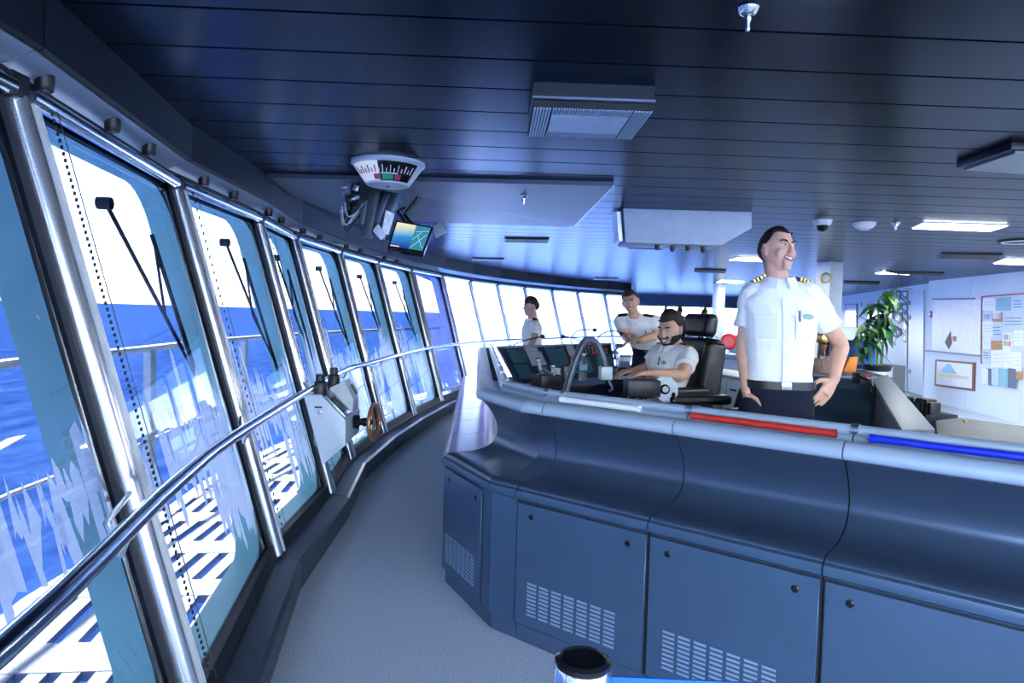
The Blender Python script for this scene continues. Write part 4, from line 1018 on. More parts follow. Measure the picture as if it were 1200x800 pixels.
# gooseneck microphones and lamps
for pts, y, lab in ((((598, 408), (606, 402), (620, 397.5), (636, 394)), 5.75, 'thin black gooseneck lamp over the left end of the instrument panel'),
                    (((672, 405), (669, 398), (676, 388), (690, 386), (697, 386.5)), 6.5, 'thin black gooseneck microphone over the hoop arm'),
                    (((684, 402), (676, 397.5), (668, 395), (660, 394)), 6.4, 'short black gooseneck lamp beside the hoop arm'),
                    (((700, 400), (703, 393), (712, 388.5), (722, 388), (728, 391)), 6.4, 'black gooseneck microphone beside the leaning officer')):
    P_ = catmull([PY(a, c_, y) for a, c_ in pts], 5); E = empty('gooseneck_lamp', P_[0], lab, 'gooseneck')
    b = MB(); b.tube(P_, .006, 6); b.build('stem', M_black, E, smooth=True)
    b = MB(); b.ell(P_[-1], (.022, .022, .018)); b.build('head', M_black, E, smooth=True)
    z0 = P_[0]; b = MB(); b.lathe(Vector((z0.x, z0.y, z0.z-.06)), [(.025, 0), (.025, .02), (.008, .03), (.008, .06)], 10); b.build('base', M_black, E, smooth=True)
# radar desk beside the leaning man: dark desk with dome and small box
c0_ = PZ(712, 425, .93); E = empty('navigation_desk', (c0_.x+.3, c0_.y+.2, 0), 'dark side desk under the leaning officer with sloped top', 'desk')
pl_ = [PZ(724, 430, .93), PZ(738, 431, .93), PZ(738, 419, .93), PZ(724, 418, .93)]
b = MB(); b.hexa([Vector((p.x, p.y, .86)) for p in pl_], pl_); b.build('desk_top', M_desk, E)
cc = sum(pl_, Vector())/4; b = MB(); b.hexa([Vector((p.x, p.y, 0)) for p in [cc.lerp(x, .7) for x in pl_]], [Vector((p.x, p.y, .86)) for p in [cc.lerp(x, .7) for x in pl_]]); b.build('pedestal', M_panel, E)
p = PZ(733, 423, .93); E = empty('tissue_box', p, 'small white and blue carton on the navigation desk', 'box')
b = MB(); b.box(p+Vector((0, 0, .035)), (.11, .08, .07), .3); b.build('carton', M_white, E, bevel=.003)
b = MB(); b.box(p+Vector((0, 0, .055)), (.112, .082, .02), .3); b.build('print_band', mat('print_blue', (.05, .2, .55), .5), E)
p = PZ(720, 421, .93); E = empty('dome_lamp', p, 'grey dome shaped lamp head on a short post', 'lamp')
b = MB(); b.lathe(p, [(.04, 0), (.04, .01), (.01, .02), (.01, .06)], 14); b.build('post', M_black, E, smooth=True)
b = MB(); b.lathe(p, [(.055, .06), (.055, .068), (.045, .09), (.02, .105), (.005, .108)], 20); b.build('shade', M_grey, E, smooth=True)
b = MB(); b.box(p+Vector((.05, .02, .16)), (.07, .06, .05), .3); b.tube([p+Vector((.0, .0, .10)), p+Vector((.05, .02, .15))], .008, 8); b.build('bracket', M_black, E, bevel=.006)
# ---- helm chairs
def helm_chair(base, fdir, zseat, zarm, lab, back=True, lean=.22, headz=None, hgt=.62):
    fdir = Vector(fdir).normalized(); sd = Vector((-fdir.y, fdir.x, 0)); up = Vector((0, 0, 1)); base = Vector(base)
    E = empty('helm_chair', base, lab, 'chair')
    M3 = Matrix((sd, fdir, up)).transposed()
    b = MB(); b.lathe(base, [(.26, 0), (.26, .03), (.09, .06), (.07, zseat-.14), (.12, zseat-.11)], 20); b.build('pedestal', M_grey, E, smooth=True)
    b = MB(); c = base+up*(zseat-.05)+fdir*.02; b.box(c, (.52, .52, .12), 0, M3); b.build('seat', M_leather, E, bevel=.04, seg=4)
    bk = (up*math.cos(lean)-fdir*math.sin(lean)).normalized(); bn = bk.cross(sd).normalized(); MB3 = Matrix((sd, bn, bk)).transposed()
    o = base-fdir*.25+up*zseat
    b = MB(); b.box(o+bk*(hgt/2), (.46, .09, hgt), 0, MB3); b.build('backrest', M_leather, E, bevel=.035, seg=4)
    for s_ in (-1, 1):
        b = MB(); b.box(o+bk*(hgt/2-.01)+sd*(s_*.235)+fdir*.03, (.08, .15, hgt*.96), 0, MB3); b.build('side_bolster', M_leather, E, bevel=.035, seg=4)
        b = MB(); b.box(base+sd*(s_*.29)+fdir*.02+up*(zarm-.03), (.10, .40, .06), 0, M3); ar = b.build('armrest', M_leather, E, bevel=.025, seg=4)
        b = MB(); b.box(base+sd*(s_*.29)-fdir*.10+up*((zarm-.06+zseat-.1)/2), (.035, .07, zarm-.06-(zseat-.1)), 0, M3); b.build('arm_post', M_grey, ar, bevel=.005)
    b = MB(); hc = o+bk*(hgt+.09); b.box(hc, (.30, .10, .16), 0, MB3); b.build('headrest', M_leather, E, bevel=.045, seg=4)
    b = MB()
    for s_ in (-1, 1): b.tube([o+bk*(hgt-.04)+sd*(s_*.07), hc+sd*(s_*.07)], .008, 8)
    b.build('headrest_stem', M_steel, E)
    return E
cb = PY(769, 470, 4.62)
helm_chair((cb.x, cb.y, 0), f2, pel.z*0+.75, .985, 'black leather helm chair with headrest holding the bearded officer', lean=.13, hgt=.55)
c2 = PZ(850, 472, .95)
helm_chair((c2.x+.05, c2.y+.06, 0), Vector((-.96, -.28, 0)), .72, .955, 'empty black leather helm chair between the officers', lean=.30, hgt=.30)
# octagonal control pod at the arm of the occupied chair
p = PY(779, 456, 4.05); E = empty('control_pod', (p.x, p.y, 0), 'grey octagonal control plate with dark knob on a black pod beside the seated officer', 'control unit')
fd = Vector((-.15, -1, .1)).normalized(); rt = fd.to_track_quat('Z', 'Y').to_matrix()
b = MB(); b.lathe(p, [(.083, -.03), (.083, .0), (.072, .008)], 8, rt@Matrix.Rotation(R(22.5), 3, 'Z')); b.build('plate', M_lgrey, E)
b = MB(); b.lathe(p, [(.03, .008), (.03, .02), (.014, .025), (.012, .05), (.02, .055), (.018, .065)], 16, rt); b.build('knob', M_blackg, E, smooth=True)
b = MB(); q_ = PY(752, 454, 4.02); b.box(q_, (.20, .12, .10), .1); b.box((q_+p)/2+Vector((-.01, .05, -.08)), (.26, .10, .05), .1); b.build('pod_body', M_black, E, bevel=.012)
b = MB(); b.lathe((p.x-.06, p.y+.05, 0), [(.12, 0), (.12, .02), (.04, .04), (.04, p.z-.05)], 14); b.build('pod_stand', M_black, E, smooth=True)
for dx in (-.20, -.13, .05):
    b = MB(); b.lathe(p+Vector((dx, -.02, -.07)), [(.022, 0), (.022, .02), (.014, .03), (.01, .055)], 12); b.build('trackball', M_blackg, E, smooth=True)
# ---- bridge wing control box on the windows
wb = empty('wing_control_box', PY(380, 540, 4.35), 'light grey steel control box with black levers mounted on the windows', 'control box')
pf = [(356, 463), (376, 462), (405, 492.6), (405, 521.5), (377.6, 545)]
fr = [PY(x, y, 4.12) for x, y in pf]; ex = Vector((-.03, .52, 0))
b = MB(); b.hexa(fr, [p+ex for p in fr]); b.build('housing', M_lgrey, wb, bevel=.006)
t1, t2 = fr[1], fr[2]; sl = (t2-t1); exn = ex.normalized(); tn = sl.cross(exn).normalized(); tn = tn if tn.z > 0 else -tn
def TPp(a, c_, o=0): return t1+sl*a+ex*c_+tn*o
b = MB(); pts = [TPp(.1, .05), TPp(.9, .05), TPp(.9, .45), TPp(.1, .45)]; b.hexa(pts, [p+tn*.012 for p in pts]); b.build('lever_plate', M_steel, wb, bevel=.003)
b = MB(); pts = [TPp(.25, .10, .012), TPp(.8, .10, .012), TPp(.8, .20, .012), TPp(.25, .20, .012)]; b.hexa(pts, [p+tn*.02 for p in pts]); b.build('lever_slot', M_black, wb, bevel=.004)
b = MB(); pts = [TPp(-.05, .52), TPp(.95, .52), TPp(.95, .95), TPp(-.05, .95)]; b.hexa(pts, [TPp(.1, .56, .10), TPp(.7, .56, .06), TPp(.7, .92, .06), TPp(.1, .92, .10)]); b.build('lever_housing', M_lgrey, wb, bevel=.004)
b = MB(); pts = [TPp(.3, .70, .095), TPp(.62, .70, .075), TPp(.62, .80, .075), TPp(.3, .80, .095)]; b.hexa(pts, [p+tn*.015 for p in pts]); b.build('lever_slot', M_black, wb)
for (px, py, y, k) in ((375, 461, 4.17, 1.0), (391, 452, 4.45, .95)):
    p = PY(px, py, y); hd = empty('lever', (0, 0, 0)); bpy.data.objects.remove(hd)
    b = MB(); b.lathe(p-Vector((0, 0, .02)), [(.036*k, 0), (.040*k, .02), (.040*k, .085), (.034*k, .095), (.027*k, .10), (.027*k, .135), (.022*k, .14)], 18); b.build('lever_head', M_black, wb, smooth=True)
p = PY(374.5, 482.5, 4.118); b = MB(); b.lathe(p, [(.014, 0), (.014, .006), (.006, .009), (.005, .02)], 14, Vector((0, -1, 0)).to_track_quat('Z', 'Y').to_matrix()); b.build('key_switch', M_steel, wb, smooth=True)
p = PY(373, 477, 4.118); b = MB(); b.box(p, (.045, .003, .010)); b.build('name_plate', M_black, wb)
wc = PY(420, 494, 4.40); ax = Vector((1, -.1, .02)).normalized(); rt = ax.to_track_quat('Z', 'Y').to_matrix()
b = MB(); b.lathe(wc, [(.045, -.03), (.045, .0), (.022, .005), (.022, .03), (.028, .035), (.028, .075), (.018, .08), (.018, .10)], 18, rt); b.build('wheel_hub', M_blackg, wb, smooth=True)
M_copper = mat('copper_wheel', (.50, .22, .10), .35, .5)
wc2 = wc+ax*.105; b = MB(); b.tube([wc2+rt@Vector((.115*math.cos(2*math.pi*k/28), .115*math.sin(2*math.pi*k/28), 0)) for k in range(28)], .013, 10, closed=True)
for k in range(3): b.tube([wc2, wc2+rt@Vector((.115*math.cos(2.1*k), .115*math.sin(2.1*k), 0))], .009, 8)
b.build('hand_wheel', M_copper, wb, smooth=True)
b = MB(); e1 = FP(5.0, .04, .62, True); b.tube([e1, PY(372, 520, 4.3)], .02, 8); b.tube([FP(6.0-.75, .04, .8, True), PY(376, 480, 4.5)], .02, 8); b.build('mount_bracket', M_steel, wb)
# ================================================================== CEILING THINGS
M_slotv = mat('slot_black', (.006, .007, .009), .6)
M_lamp = mat('lamp_diffuser', (.9, .93, .97), .4, emit=(.92, .96, 1.0), estr=4.6)
M_dgrey = mat('vent_grey', (.16, .21, .28), .4, .3)
def up_box(E, c, size, rz, m_, nm, bevel=.003): b = MB(); b.box(c, size, rz); return b.build(nm, m_, E, bevel=bevel)
# square air diffuser
zz = CEIL-.09
q4 = [PZ(x, y, zz) for x, y in ((627, 125), (766, 130), (738, 163), (619, 157.5))]
c = sum(q4, Vector())/4; ux = (q4[1]-q4[0]).normalized(); uy = Vector((-ux.y, ux.x, 0)); W_ = .455; D_2 = .42
E = empty('air_diffuser', (c.x, c.y, zz), 'square grey slotted air diffuser box hanging from the ceiling panels', 'air vent')
def DP(a, b_, z): return Vector((c.x, c.y, z))+ux*a+uy*b_
b = MB(); b.hexa([DP(x, y, zz+.035) for x, y in ((-W_/2, -D_2/2), (W_/2, -D_2/2), (W_/2, D_2/2), (-W_/2, D_2/2))], [DP(x, y, CEIL) for x, y in ((-W_/2, -D_2/2), (W_/2, -D_2/2), (W_/2, D_2/2), (-W_/2, D_2/2))]); b.build('box', M_fascia, E)
b = MB(); h_ = .008; b.hexa([DP(x*1.02, y*1.02, zz+.030) for x, y in ((-W_/2, -D_2/2), (W_/2, -D_2/2), (W_/2, D_2/2), (-W_/2, D_2/2))], [DP(x*1.02, y*1.02, zz+.038) for x, y in ((-W_/2, -D_2/2), (W_/2, -D_2/2), (W_/2, D_2/2), (-W_/2, D_2/2))]); b.build('flange', M_dgrey, E)
b = MB(); b.hexa([DP(x, y, zz) for x, y in ((-W_/2, -D_2/2), (W_/2, -D_2/2), (W_/2, D_2/2), (-W_/2, D_2/2))], [DP(x, y, zz+.022) for x, y in ((-W_/2, -D_2/2), (W_/2, -D_2/2), (W_/2, D_2/2), (-W_/2, D_2/2))]); b.build('face_plate', M_slotv, E)
b = MB(); b.hexa([DP(x, y, zz-.006) for x, y in ((-.15, -.12), (.15, -.12), (.15, .12), (-.15, .12))], [DP(x, y, zz) for x, y in ((-.15, -.12), (.15, -.12), (.15, .12), (-.15, .12))]); b.build('centre_plate', mat('vent_light', (.34, .44, .58), .4, .2), E)
M_vl = MATS['vent_light']
for sd in (-1, 1):
    for k in range(6):
        x = sd*(.162+k*.0115); b = MB(); b.hexa([DP(a, b_, zz-.006) for a, b_ in ((x-.0035, -D_2/2+.012), (x+.0035, -D_2/2+.012), (x+.0035, D_2/2-.012), (x-.0035, D_2/2-.012))], [DP(a, b_, zz) for a, b_ in ((x-.0035, -D_2/2+.012), (x+.0035, -D_2/2+.012), (x+.0035, D_2/2-.012), (x-.0035, D_2/2-.012))]); b.build('slat', M_vl, E)
    b = MB()
    for k in range(30):
        x = -.148+k*.0102; y0, y1 = sd*.125, sd*(D_2/2-.012); b.hexa([DP(a, b_, zz-.005) for a, b_ in ((x-.003, y0), (x+.003, y0), (x+.003, y1), (x-.003, y1))], [DP(a, b_, zz) for a, b_ in ((x-.003, y0), (x+.003, y0), (x+.003, y1), (x-.003, y1))])
    o_ = b.build('end_slats', M_vl, E); o_['kind'] = 'stuff'
# sprinklers
def sprinkler(px, py, lab, k=1.0, z=CEIL):
    p = PZ(px, py, z); E = empty('sprinkler_head', p, lab, 'sprinkler')
    b = MB(); b.lathe(p, [(.012*k, -.020), (.022*k, -.016), (.030*k, -.004), (.032*k, 0)], 20); b.build('escutcheon', M_chrome, E, smooth=True)
    b = MB(); b.lathe(p, [(.006*k, -.062), (.009*k, -.055), (.007*k, -.04), (.012*k, -.030), (.012*k, -.018)], 12); b.build('nozzle', M_chrome, E, smooth=True)
sprinkler(877, 10, 'chrome sprinkler head on the near dark ceiling panel', .95)
sprinkler(614, 229, 'small chrome sprinkler head on the dropped slate plate', .8, CEIL-.03)
sprinkler(1050, 261, 'small chrome sprinkler head beside the smoke detector', 1.2)
# conical three-faced indicator
p = PZ(455, 191, CEIL); E = empty('rudder_indicator', p, 'cone shaped hanging indicator with black and white dial scales', 'indicator')
b = MB(); b.lathe(p, [(.120, -.135), (.125, -.132), (.205, -.02), (.215, -.015), (.215, 0)], 40); b.build('housing', M_lgrey, E, smooth=True, angle=R(30))
M_dial = mat('dial_white', (.72, .70, .70), .4, emit=(1, .95, .95), estr=.04)
def cone_patch(a0, a1, t0, t1, m_, nm, o, par=None):
    b = MB(); n = max(2, int((a1-a0)/4)); vs = []
    for oo in (0, o):
        for k in range(n+1):
            a = R(a0+(a1-a0)*k/n)
            for t in (t0, t1):
                r_ = .125+(.205-.125)*t+.002+oo; z_ = -.132+.112*t; vs.append(p+Vector((r_*math.cos(a), r_*math.sin(a), z_)))
    m2 = 2*(n+1); fs = []
    for k in range(n): fs += [(2*k, 2*k+1, 2*k+3, 2*k+2), (m2+2*k, m2+2*k+1, m2+2*k+3, m2+2*k+2), (2*k, 2*k+2, m2+2*k+2, m2+2*k), (2*k+1, 2*k+3, m2+2*k+3, m2+2*k+1)]
    fs += [(0, 1, m2+1, m2), (2*n, 2*n+1, m2+2*n+1, m2+2*n)]
    b.add(vs, fs); return b.build(nm, m_, par or E)
d1 = cone_patch(205, 262, .06, .92, M_dial, 'dial', .003); d2 = cone_patch(263, 336, .06, .92, M_blackg, 'dial', .003)
cone_patch(250, 262, .10, .34, mat('dial_red', (.6, .05, .12), .4), 'red_sector', .006, d1); cone_patch(268, 292, .10, .34, mat('dial_green', (.02, .38, .16), .4), 'green_sector', .006, d2); cone_patch(295, 308, .10, .34, MATS['dial_red'], 'red_sector', .006, d2)
b = MB()
for k in range(17):
    a = 212+k*7.2; cone_patch(a, a+1.6, .42, .60 if k % 2 else .74, M_white if a > 262 else M_black, 'scale_mark', .006, d2 if a > 262 else d1)
cone_patch(266, 300, .36, .40, M_white, 'scale_line', .006, d2)
b = MB(); b.lathe(p+Vector((0, 0, -.136)), [(.012, -.004), (.012, 0)], 10); b.build('centre_bolt', M_black, E)
# overhead monitor rack
zt = CEIL-.03
rk = empty('monitor_rack', PZ(440, 226, zt), 'dark overhead equipment rack with wiring hanging beside the dial cone', 'equipment rack')
def slab(px4, y0, y1, th, m_, nm, par):
    b = MB(); pts = [PY(px4[0][0], px4[0][1], y0), PY(px4[1][0], px4[1][1], y0), PY(px4[2][0], px4[2][1], y1), PY(px4[3][0], px4[3][1], y1)]
    n = (pts[1]-pts[0]).cross(pts[3]-pts[0]).normalized(); n = n if n.y > 0 else -n
    b.hexa(pts, [p_+n*th for p_ in pts]); return b.build(nm, m_, par, bevel=.004)
slab(((433, 221), (445, 223), (434, 279), (424, 276)), 4.45, 4.45, .06, mat('rack_grey', (.05, .065, .08), .4, .3), 'side_frame', rk)
slab(((446, 223), (466, 226), (446, 279), (435, 274)), 4.5, 4.5, .14, M_panel, 'screen_back', rk)
slab(((450, 226), (457, 227), (444, 262), (437, 258)), 4.49, 4.49, .02, M_ledge, 'cover', rk)
slab(((436, 270), (443, 262), (452, 276), (446, 281)), 4.46, 4.46, .02, M_lgrey, 'corner_plate', rk)
slab(((452, 246), (462, 250), (455, 275), (447, 272)), 4.48, 4.48, .02, mat('screen_photo', (.25, .33, .42), .3, 0, .5, 30, emit=(.3, .4, .5), estr=.1), 'small_screen', rk)
slab(((412, 212), (430, 214), (424, 262), (404, 258)), 4.62, 4.62, .05, M_panel, 'wiring_plate', rk)
rq = random.Random(8)
for k in range(16):
    px, py = 399+rq.random()*21, 216+rq.random()*46; px = px-(py-216)*.10+3; c_ = PY(px, py, 4.58)
    b = MB(); b.box(c_, (rq.uniform(.02, .05), .04, rq.uniform(.015, .05)), rq.random(), Matrix.Rotation(rq.uniform(-.5, .5), 3, 'Y')); b.build('connector', rq.choice([M_black, M_black, M_lgrey, M_grey, M_steel]), rk, bevel=.003)
for k in range(6):
    x0, y0 = 398+rq.random()*14, 235+rq.random()*18
    b = MB(); b.tube(catmull([PY(x0, y0, 4.56), PY(x0+4, y0+14+4*k % 9, 4.52), PY(x0+14, y0+12, 4.5), PY(x0+22, y0+2, 4.56)], 5), .0035, 6); b.build('cable', rq.choice([M_black, M_white, M_lgrey]), rk, smooth=True)
b = MB(); c_ = PY(432, 218, 4.6); b.box((c_.x+.03, c_.y, zt-.05), (.16, .10, .12)); b.build('hanger', M_black, rk)
# tilted flat monitor with blue picture
tv = empty('overhead_monitor', PY(481, 262, 4.75), 'tilted overhead monitor showing a blue and cream picture', 'monitor')
TLm, TRm, BRm, BLm = PY(464, 258, 4.85), PY(508, 266, 4.85), PY(496.5, 296, 4.66), PY(454, 290, 4.66)
n = (TRm-TLm).cross(BLm-TLm).normalized(); n = n if n.y < 0 else -n
b = MB(); b.hexa([TLm, TRm, BRm, BLm], [p_-n*.045 for p_ in (TLm, TRm, BRm, BLm)]); b.build('bezel', M_blackg, tv, bevel=.004)
M_pic = bpy.data.materials.new('monitor_picture'); M_pic.use_nodes = True; t = M_pic.node_tree; bs_ = t.nodes['Principled BSDF']; bs_.inputs['Roughness'].default_value = .3
_g = t.nodes.new('ShaderNodeTexCoord'); _sp = t.nodes.new('ShaderNodeSeparateXYZ'); _rp = t.nodes.new('ShaderNodeValToRGB'); t.links.new(_g.outputs['Generated'], _sp.inputs[0]); t.links.new(_sp.outputs['Z'], _rp.inputs[0])
e = _rp.color_ramp.elements; e[0].position = .05; e[0].color = (.01, .03, .25, 1); e[1].position = .95; e[1].color = (.75, .6, .35, 1); e3 = _rp.color_ramp.elements.new(.45); e3.color = (.02, .22, .5, 1); e4 = _rp.color_ramp.elements.new(.7); e4.color = (.35, .5, .5, 1)
bs_.inputs['Base Color'].default_value = (.02, .02, .02, 1); t.links.new(_rp.outputs[0], bs_.inputs['Emission Color']); bs_.inputs['Emission Strength'].default_value = .16
M_pic2 = mat('monitor_picture_dark', (.01, .02, .03), .3, 0, .1, 10, emit=(.05, .28, .42), estr=.10)
def MP(a, c_, o=.002): return (TLm.lerp(TRm, a)).lerp(BLm.lerp(BRm, a), c_)+n*o
b = MB(); b.add([MP(.05, .95), MP(.56, .95), MP(.56, .06), MP(.05, .06)], [(0, 1, 2, 3)]); sc1 = b.build('screen', M_pic, tv)
b = MB(); b.add([MP(.56, .95), MP(.95, .95), MP(.95, .06), MP(.56, .06)], [(0, 1, 2, 3)]); sc2 = b.build('screen', M_pic2, tv)
b = MB()
for (a0, c0_, a1, c1_) in ((.60, .3, .93, .2), (.60, .9, .90, .35), (.7, .45, .9, .85), (.58, .6, .75, .3)): b.tube([MP(a0, c0_, .003), MP(a1, c1_, .003)], .0012, 4)
b.build('chart_lines', mat('chart_line', (.2, .6, .7), .4, emit=(.3, .8, .9), estr=.15), sc2)
b = MB(); b.add([MP(.06, .93, .003), MP(.3, .93, .003), MP(.3, .90, .003), MP(.06, .90, .003)], [(0, 1, 2, 3)]); b.build('caption_bar', mat('caption_orange', (.7, .3, .1), .4, emit=(.9, .4, .15), estr=.2), sc1)
b = MB(); h0 = (TLm+TRm)/2-n*.04; b.tube([h0, PY(474, 252, 5.0), Vector((h0.x, 5.05, zt))], .016, 8); b.tube([TLm.lerp(TRm, .3)-n*.03, PY(466, 248, 4.95), PY(474, 243, 5.0)], .012, 8); b.build('bracket', M_black, tv)
b = MB(); b.box(PY(514, 269, 4.95), (.09, .03, .09), 0, Matrix.Rotation(R(-30), 3, 'Y')); b.build('junction_box', M_grey, tv, bevel=.004)
# projector housing: hanging plate box with a clipped corner
yb = 5.48; pf = [(730.5, 245), (881, 251.5), (881, 267), (845, 287.5), (733, 284)]
fr = [PY(x, y, yb) for x, y in pf]; fr[0].z = fr[1].z = CEIL
E = empty('ceiling_equipment_box', (fr[0].lerp(fr[1], .5).x, yb, CEIL), 'pale grey ceiling equipment box with a clipped lower corner', 'equipment box')
b = MB(); b.hexa(fr, [p_+Vector((.0, .38, 0)) for p_ in fr]); b.build('casing', mat('box_pale', (.42, .52, .66), .45), E, bevel=.004)
b = MB(); e0, e1 = fr[0]+Vector((-.015, .05, -.02)), fr[4]+Vector((-.015, .05, .02)); b.hexa([e0, e0+Vector((0, .28, 0)), e1+Vector((0, .28, 0)), e1], [x+Vector((-.03, 0, 0)) for x in (e0, e0+Vector((0, .28, 0)), e1+Vector((0, .28, 0)), e1)]); b.build('end_grille', M_steel, E)
for k in range(4):
    p_ = PY(770+k*18, 289, yb+.1); b = MB(); b.lathe((p_.x, p_.y, fr[4].z-.045-.01*(k % 2)), [(.012, 0), (.02, .02), (.02, .05)], 10); b.build('connector', M_black, E)
# dome camera, smoke detector
p = PZ(964, 258, CEIL); E = empty('dome_camera', p, 'white ceiling dome camera with dark glass bubble', 'camera')
b = MB(); b.lathe(p, [(.055, -.045), (.065, -.04), (.078, -.006), (.078, 0)], 24); b.build('mount', M_white, E, smooth=True)
b = MB(); b.lathe(p, [(.008, -.098), (.03, -.090), (.046, -.070), (.052, -.045)], 24); b.build('dome', M_blackg, E, smooth=True)
p = PZ(1013, 261, CEIL); E = empty('smoke_detector', p, 'round white smoke detector on the ceiling beside the dome camera', 'smoke detector')
b = MB(); b.lathe(p, [(.05, -.05), (.07, -.042), (.09, -.02), (.092, 0)], 24); b.build('base', M_white, E, smooth=True)
b = MB(); b.lathe(p, [(.035, -.062), (.042, -.056), (.05, -.05)], 24); b.build('sensor_cap', M_lgrey, E, smooth=True)
# light panels
def cpanel(nm, px4, m_, lab, cat, th=.012, frame=None, group=None):
    pts = [PZ(x, y, CEIL-th) for x, y in px4]; c_ = sum(pts, Vector())/4; E = empty(nm, Vector((c_.x, c_.y, CEIL)), lab, cat, group)
    if frame:
        o4 = [c_+(p_-c_)*1.06 for p_ in pts]; b = MB(); b.hexa([p_+Vector((0, 0, .004)) for p_ in o4], [p_+Vector((0, 0, th)) for p_ in o4]); b.build('frame', frame, E)
    b = MB(); b.hexa(pts, [p_+Vector((0, 0, th-.001)) for p_ in pts]); b.build('panel' if 'vent' in nm else 'diffuser', m_, E); return E
cpanel('ceiling_light', ((1083, 262), (1180, 265), (1160, 271), (1070, 268)), M_lamp, 'lit rectangular ceiling light between the smoke detector and the round speaker', 'ceiling light', frame=M_lgrey)
cpanel('ceiling_light', ((1178, 304), (1260, 307), (1240, 312), (1165, 309)), M_lamp, 'lit ceiling light at the bulkhead above the noticeboard', 'ceiling light', frame=M_lgrey)
cpanel('ceiling_light', ((865, 302), (915, 304), (905, 307), (855, 305)), M_lamp, 'narrow lit ceiling light behind the standing officer\'s head', 'ceiling light', frame=M_lgrey)
cpanel('ceiling_light', ((1035, 318.5), (1075, 320), (1065, 322), (1026, 320.5)), M_lamp, 'narrow lit ceiling light beyond the grey column towards the palm', 'ceiling light', frame=M_lgrey)
cpanel('ceiling_light', ((1390, 180), (1600, 190), (1560, 222), (1350, 210)), M_lamp, 'large added ceiling light out of view that brightens the right side', 'ceiling light', frame=M_lgrey)  # unseen lamp, added to brighten the right bulkhead
cpanel('ceiling_light', ((845, 329), (872, 330), (868, 332), (840, 331)), M_lamp, 'small lit ceiling light in front of the far windows', 'ceiling light', frame=M_lgrey)
for px4, lab in ((((593, 280), (642, 281), (641, 285), (592, 284)), 'black slot vent in the bright ceiling beyond the dropped plate'), (((555, 303), (590, 304), (589, 306.5), (554, 305.5)), 'short black slot vent near the curved fascia'),
                 (((697, 326), (724, 326.5), (723, 328.5), (696, 328)), 'short black slot vent above the leaning officer'), (((1105, 298), (1173, 299), (1170, 304), (1100, 303)), 'black slot vent before the pale bulkhead'),
                 (((1040, 319), (1105, 320.5), (1104, 323), (1052, 321.5)), 'thin black slot vent near the palm'), (((738, 287), (776, 288.5), (775, 293), (736, 291.5)), 'black slot vent behind the pale equipment box'),
                 (((815, 316), (850, 317), (849, 320), (814, 319)), 'black slot vent left of the standing officer'), (((990, 330), (1030, 331), (1029, 333.5), (989, 332.5)), 'black slot vent beyond the grey column')):
    cpanel('slot_vent', px4, M_slotv, lab, 'air vent', th=.02, frame=M_fascia)
p = PZ(1196, 282, CEIL); E = empty('ceiling_speaker', p, 'round ceiling speaker with white ring at the bulkhead side', 'speaker')
b = MB(); b.tube([p+Vector((.15*math.cos(2*math.pi*k/32), .15*math.sin(2*math.pi*k/32), -.012)) for k in range(32)], .012, 8, closed=True); b.build('ring', M_white, E, smooth=True)
b = MB(); b.lathe(p, [(.19, -.014), (.19, 0)], 28); b.build('grille', M_slotv, E, smooth=True)
# dark ceiling unit at the right edge
q4 = [PZ(x, y, CEIL-.05) for x, y in ((1120, 200), (1185, 178), (1330, 186), (1275, 211))]
E = empty('ceiling_projector', q4[0].lerp(q4[2], .5)+Vector((0, 0, .05)), 'dark flat ceiling projector unit with grey underside', 'projector')
b = MB(); b.hexa([p_+Vector((0, 0, .012)) for p_ in q4], [p_+Vector((0, 0, .05)) for p_ in q4]); b.build('casing', M_fascia, E, bevel=.006)
c_ = sum(q4, Vector())/4; b = MB(); i4 = [c_+(p_-c_)*.9 for p_ in q4]; b.hexa(i4, [p_+Vector((0, 0, .02)) for p_ in i4]); b.build('underside', M_dgrey, E)
# porthole clock on the grey column
b = None; p = PY(967.5, 325.5, 9.42); E = empty('column_clock', p, 'small round brass clock on the grey column', 'clock'); rt = Vector((-.3, -1, 0)).normalized().to_track_quat('Z', 'Y').to_matrix()
b = MB(); b.lathe(p, [(.075, -.12), (.075, .02), (.06, .03), (.055, .02)], 24, rt); b.build('case', M_gold, E, smooth=True); b = MB(); b.lathe(p, [(.055, .0), (.055, .022)], 24, rt); b.build('face', M_paper, E)
# ================================================================== RIGHT SIDE AND BACK
M_cons2 = mat('console_slate', (.06, .10, .15), .3, .4, .05, 5); M_plate = mat('plate_greygreen', (.11, .145, .185), .45, .1)
M_wood = mat('dark_wood', (.22, .12, .08), .5, 0, .25, 9); M_orange = mat('orange_fabric', (.75, .25, .02), .6); M_bluef = mat('blue_plastic_bright', (.01, .16, .65), .35)
M_cork = mat('cork', (.50, .28, .13), .8, 0, .2, 40); M_brass = mat('brass', (.75, .5, .15), .25, .9); M_frame = mat('mahogany_frame', (.20, .08, .05), .4)
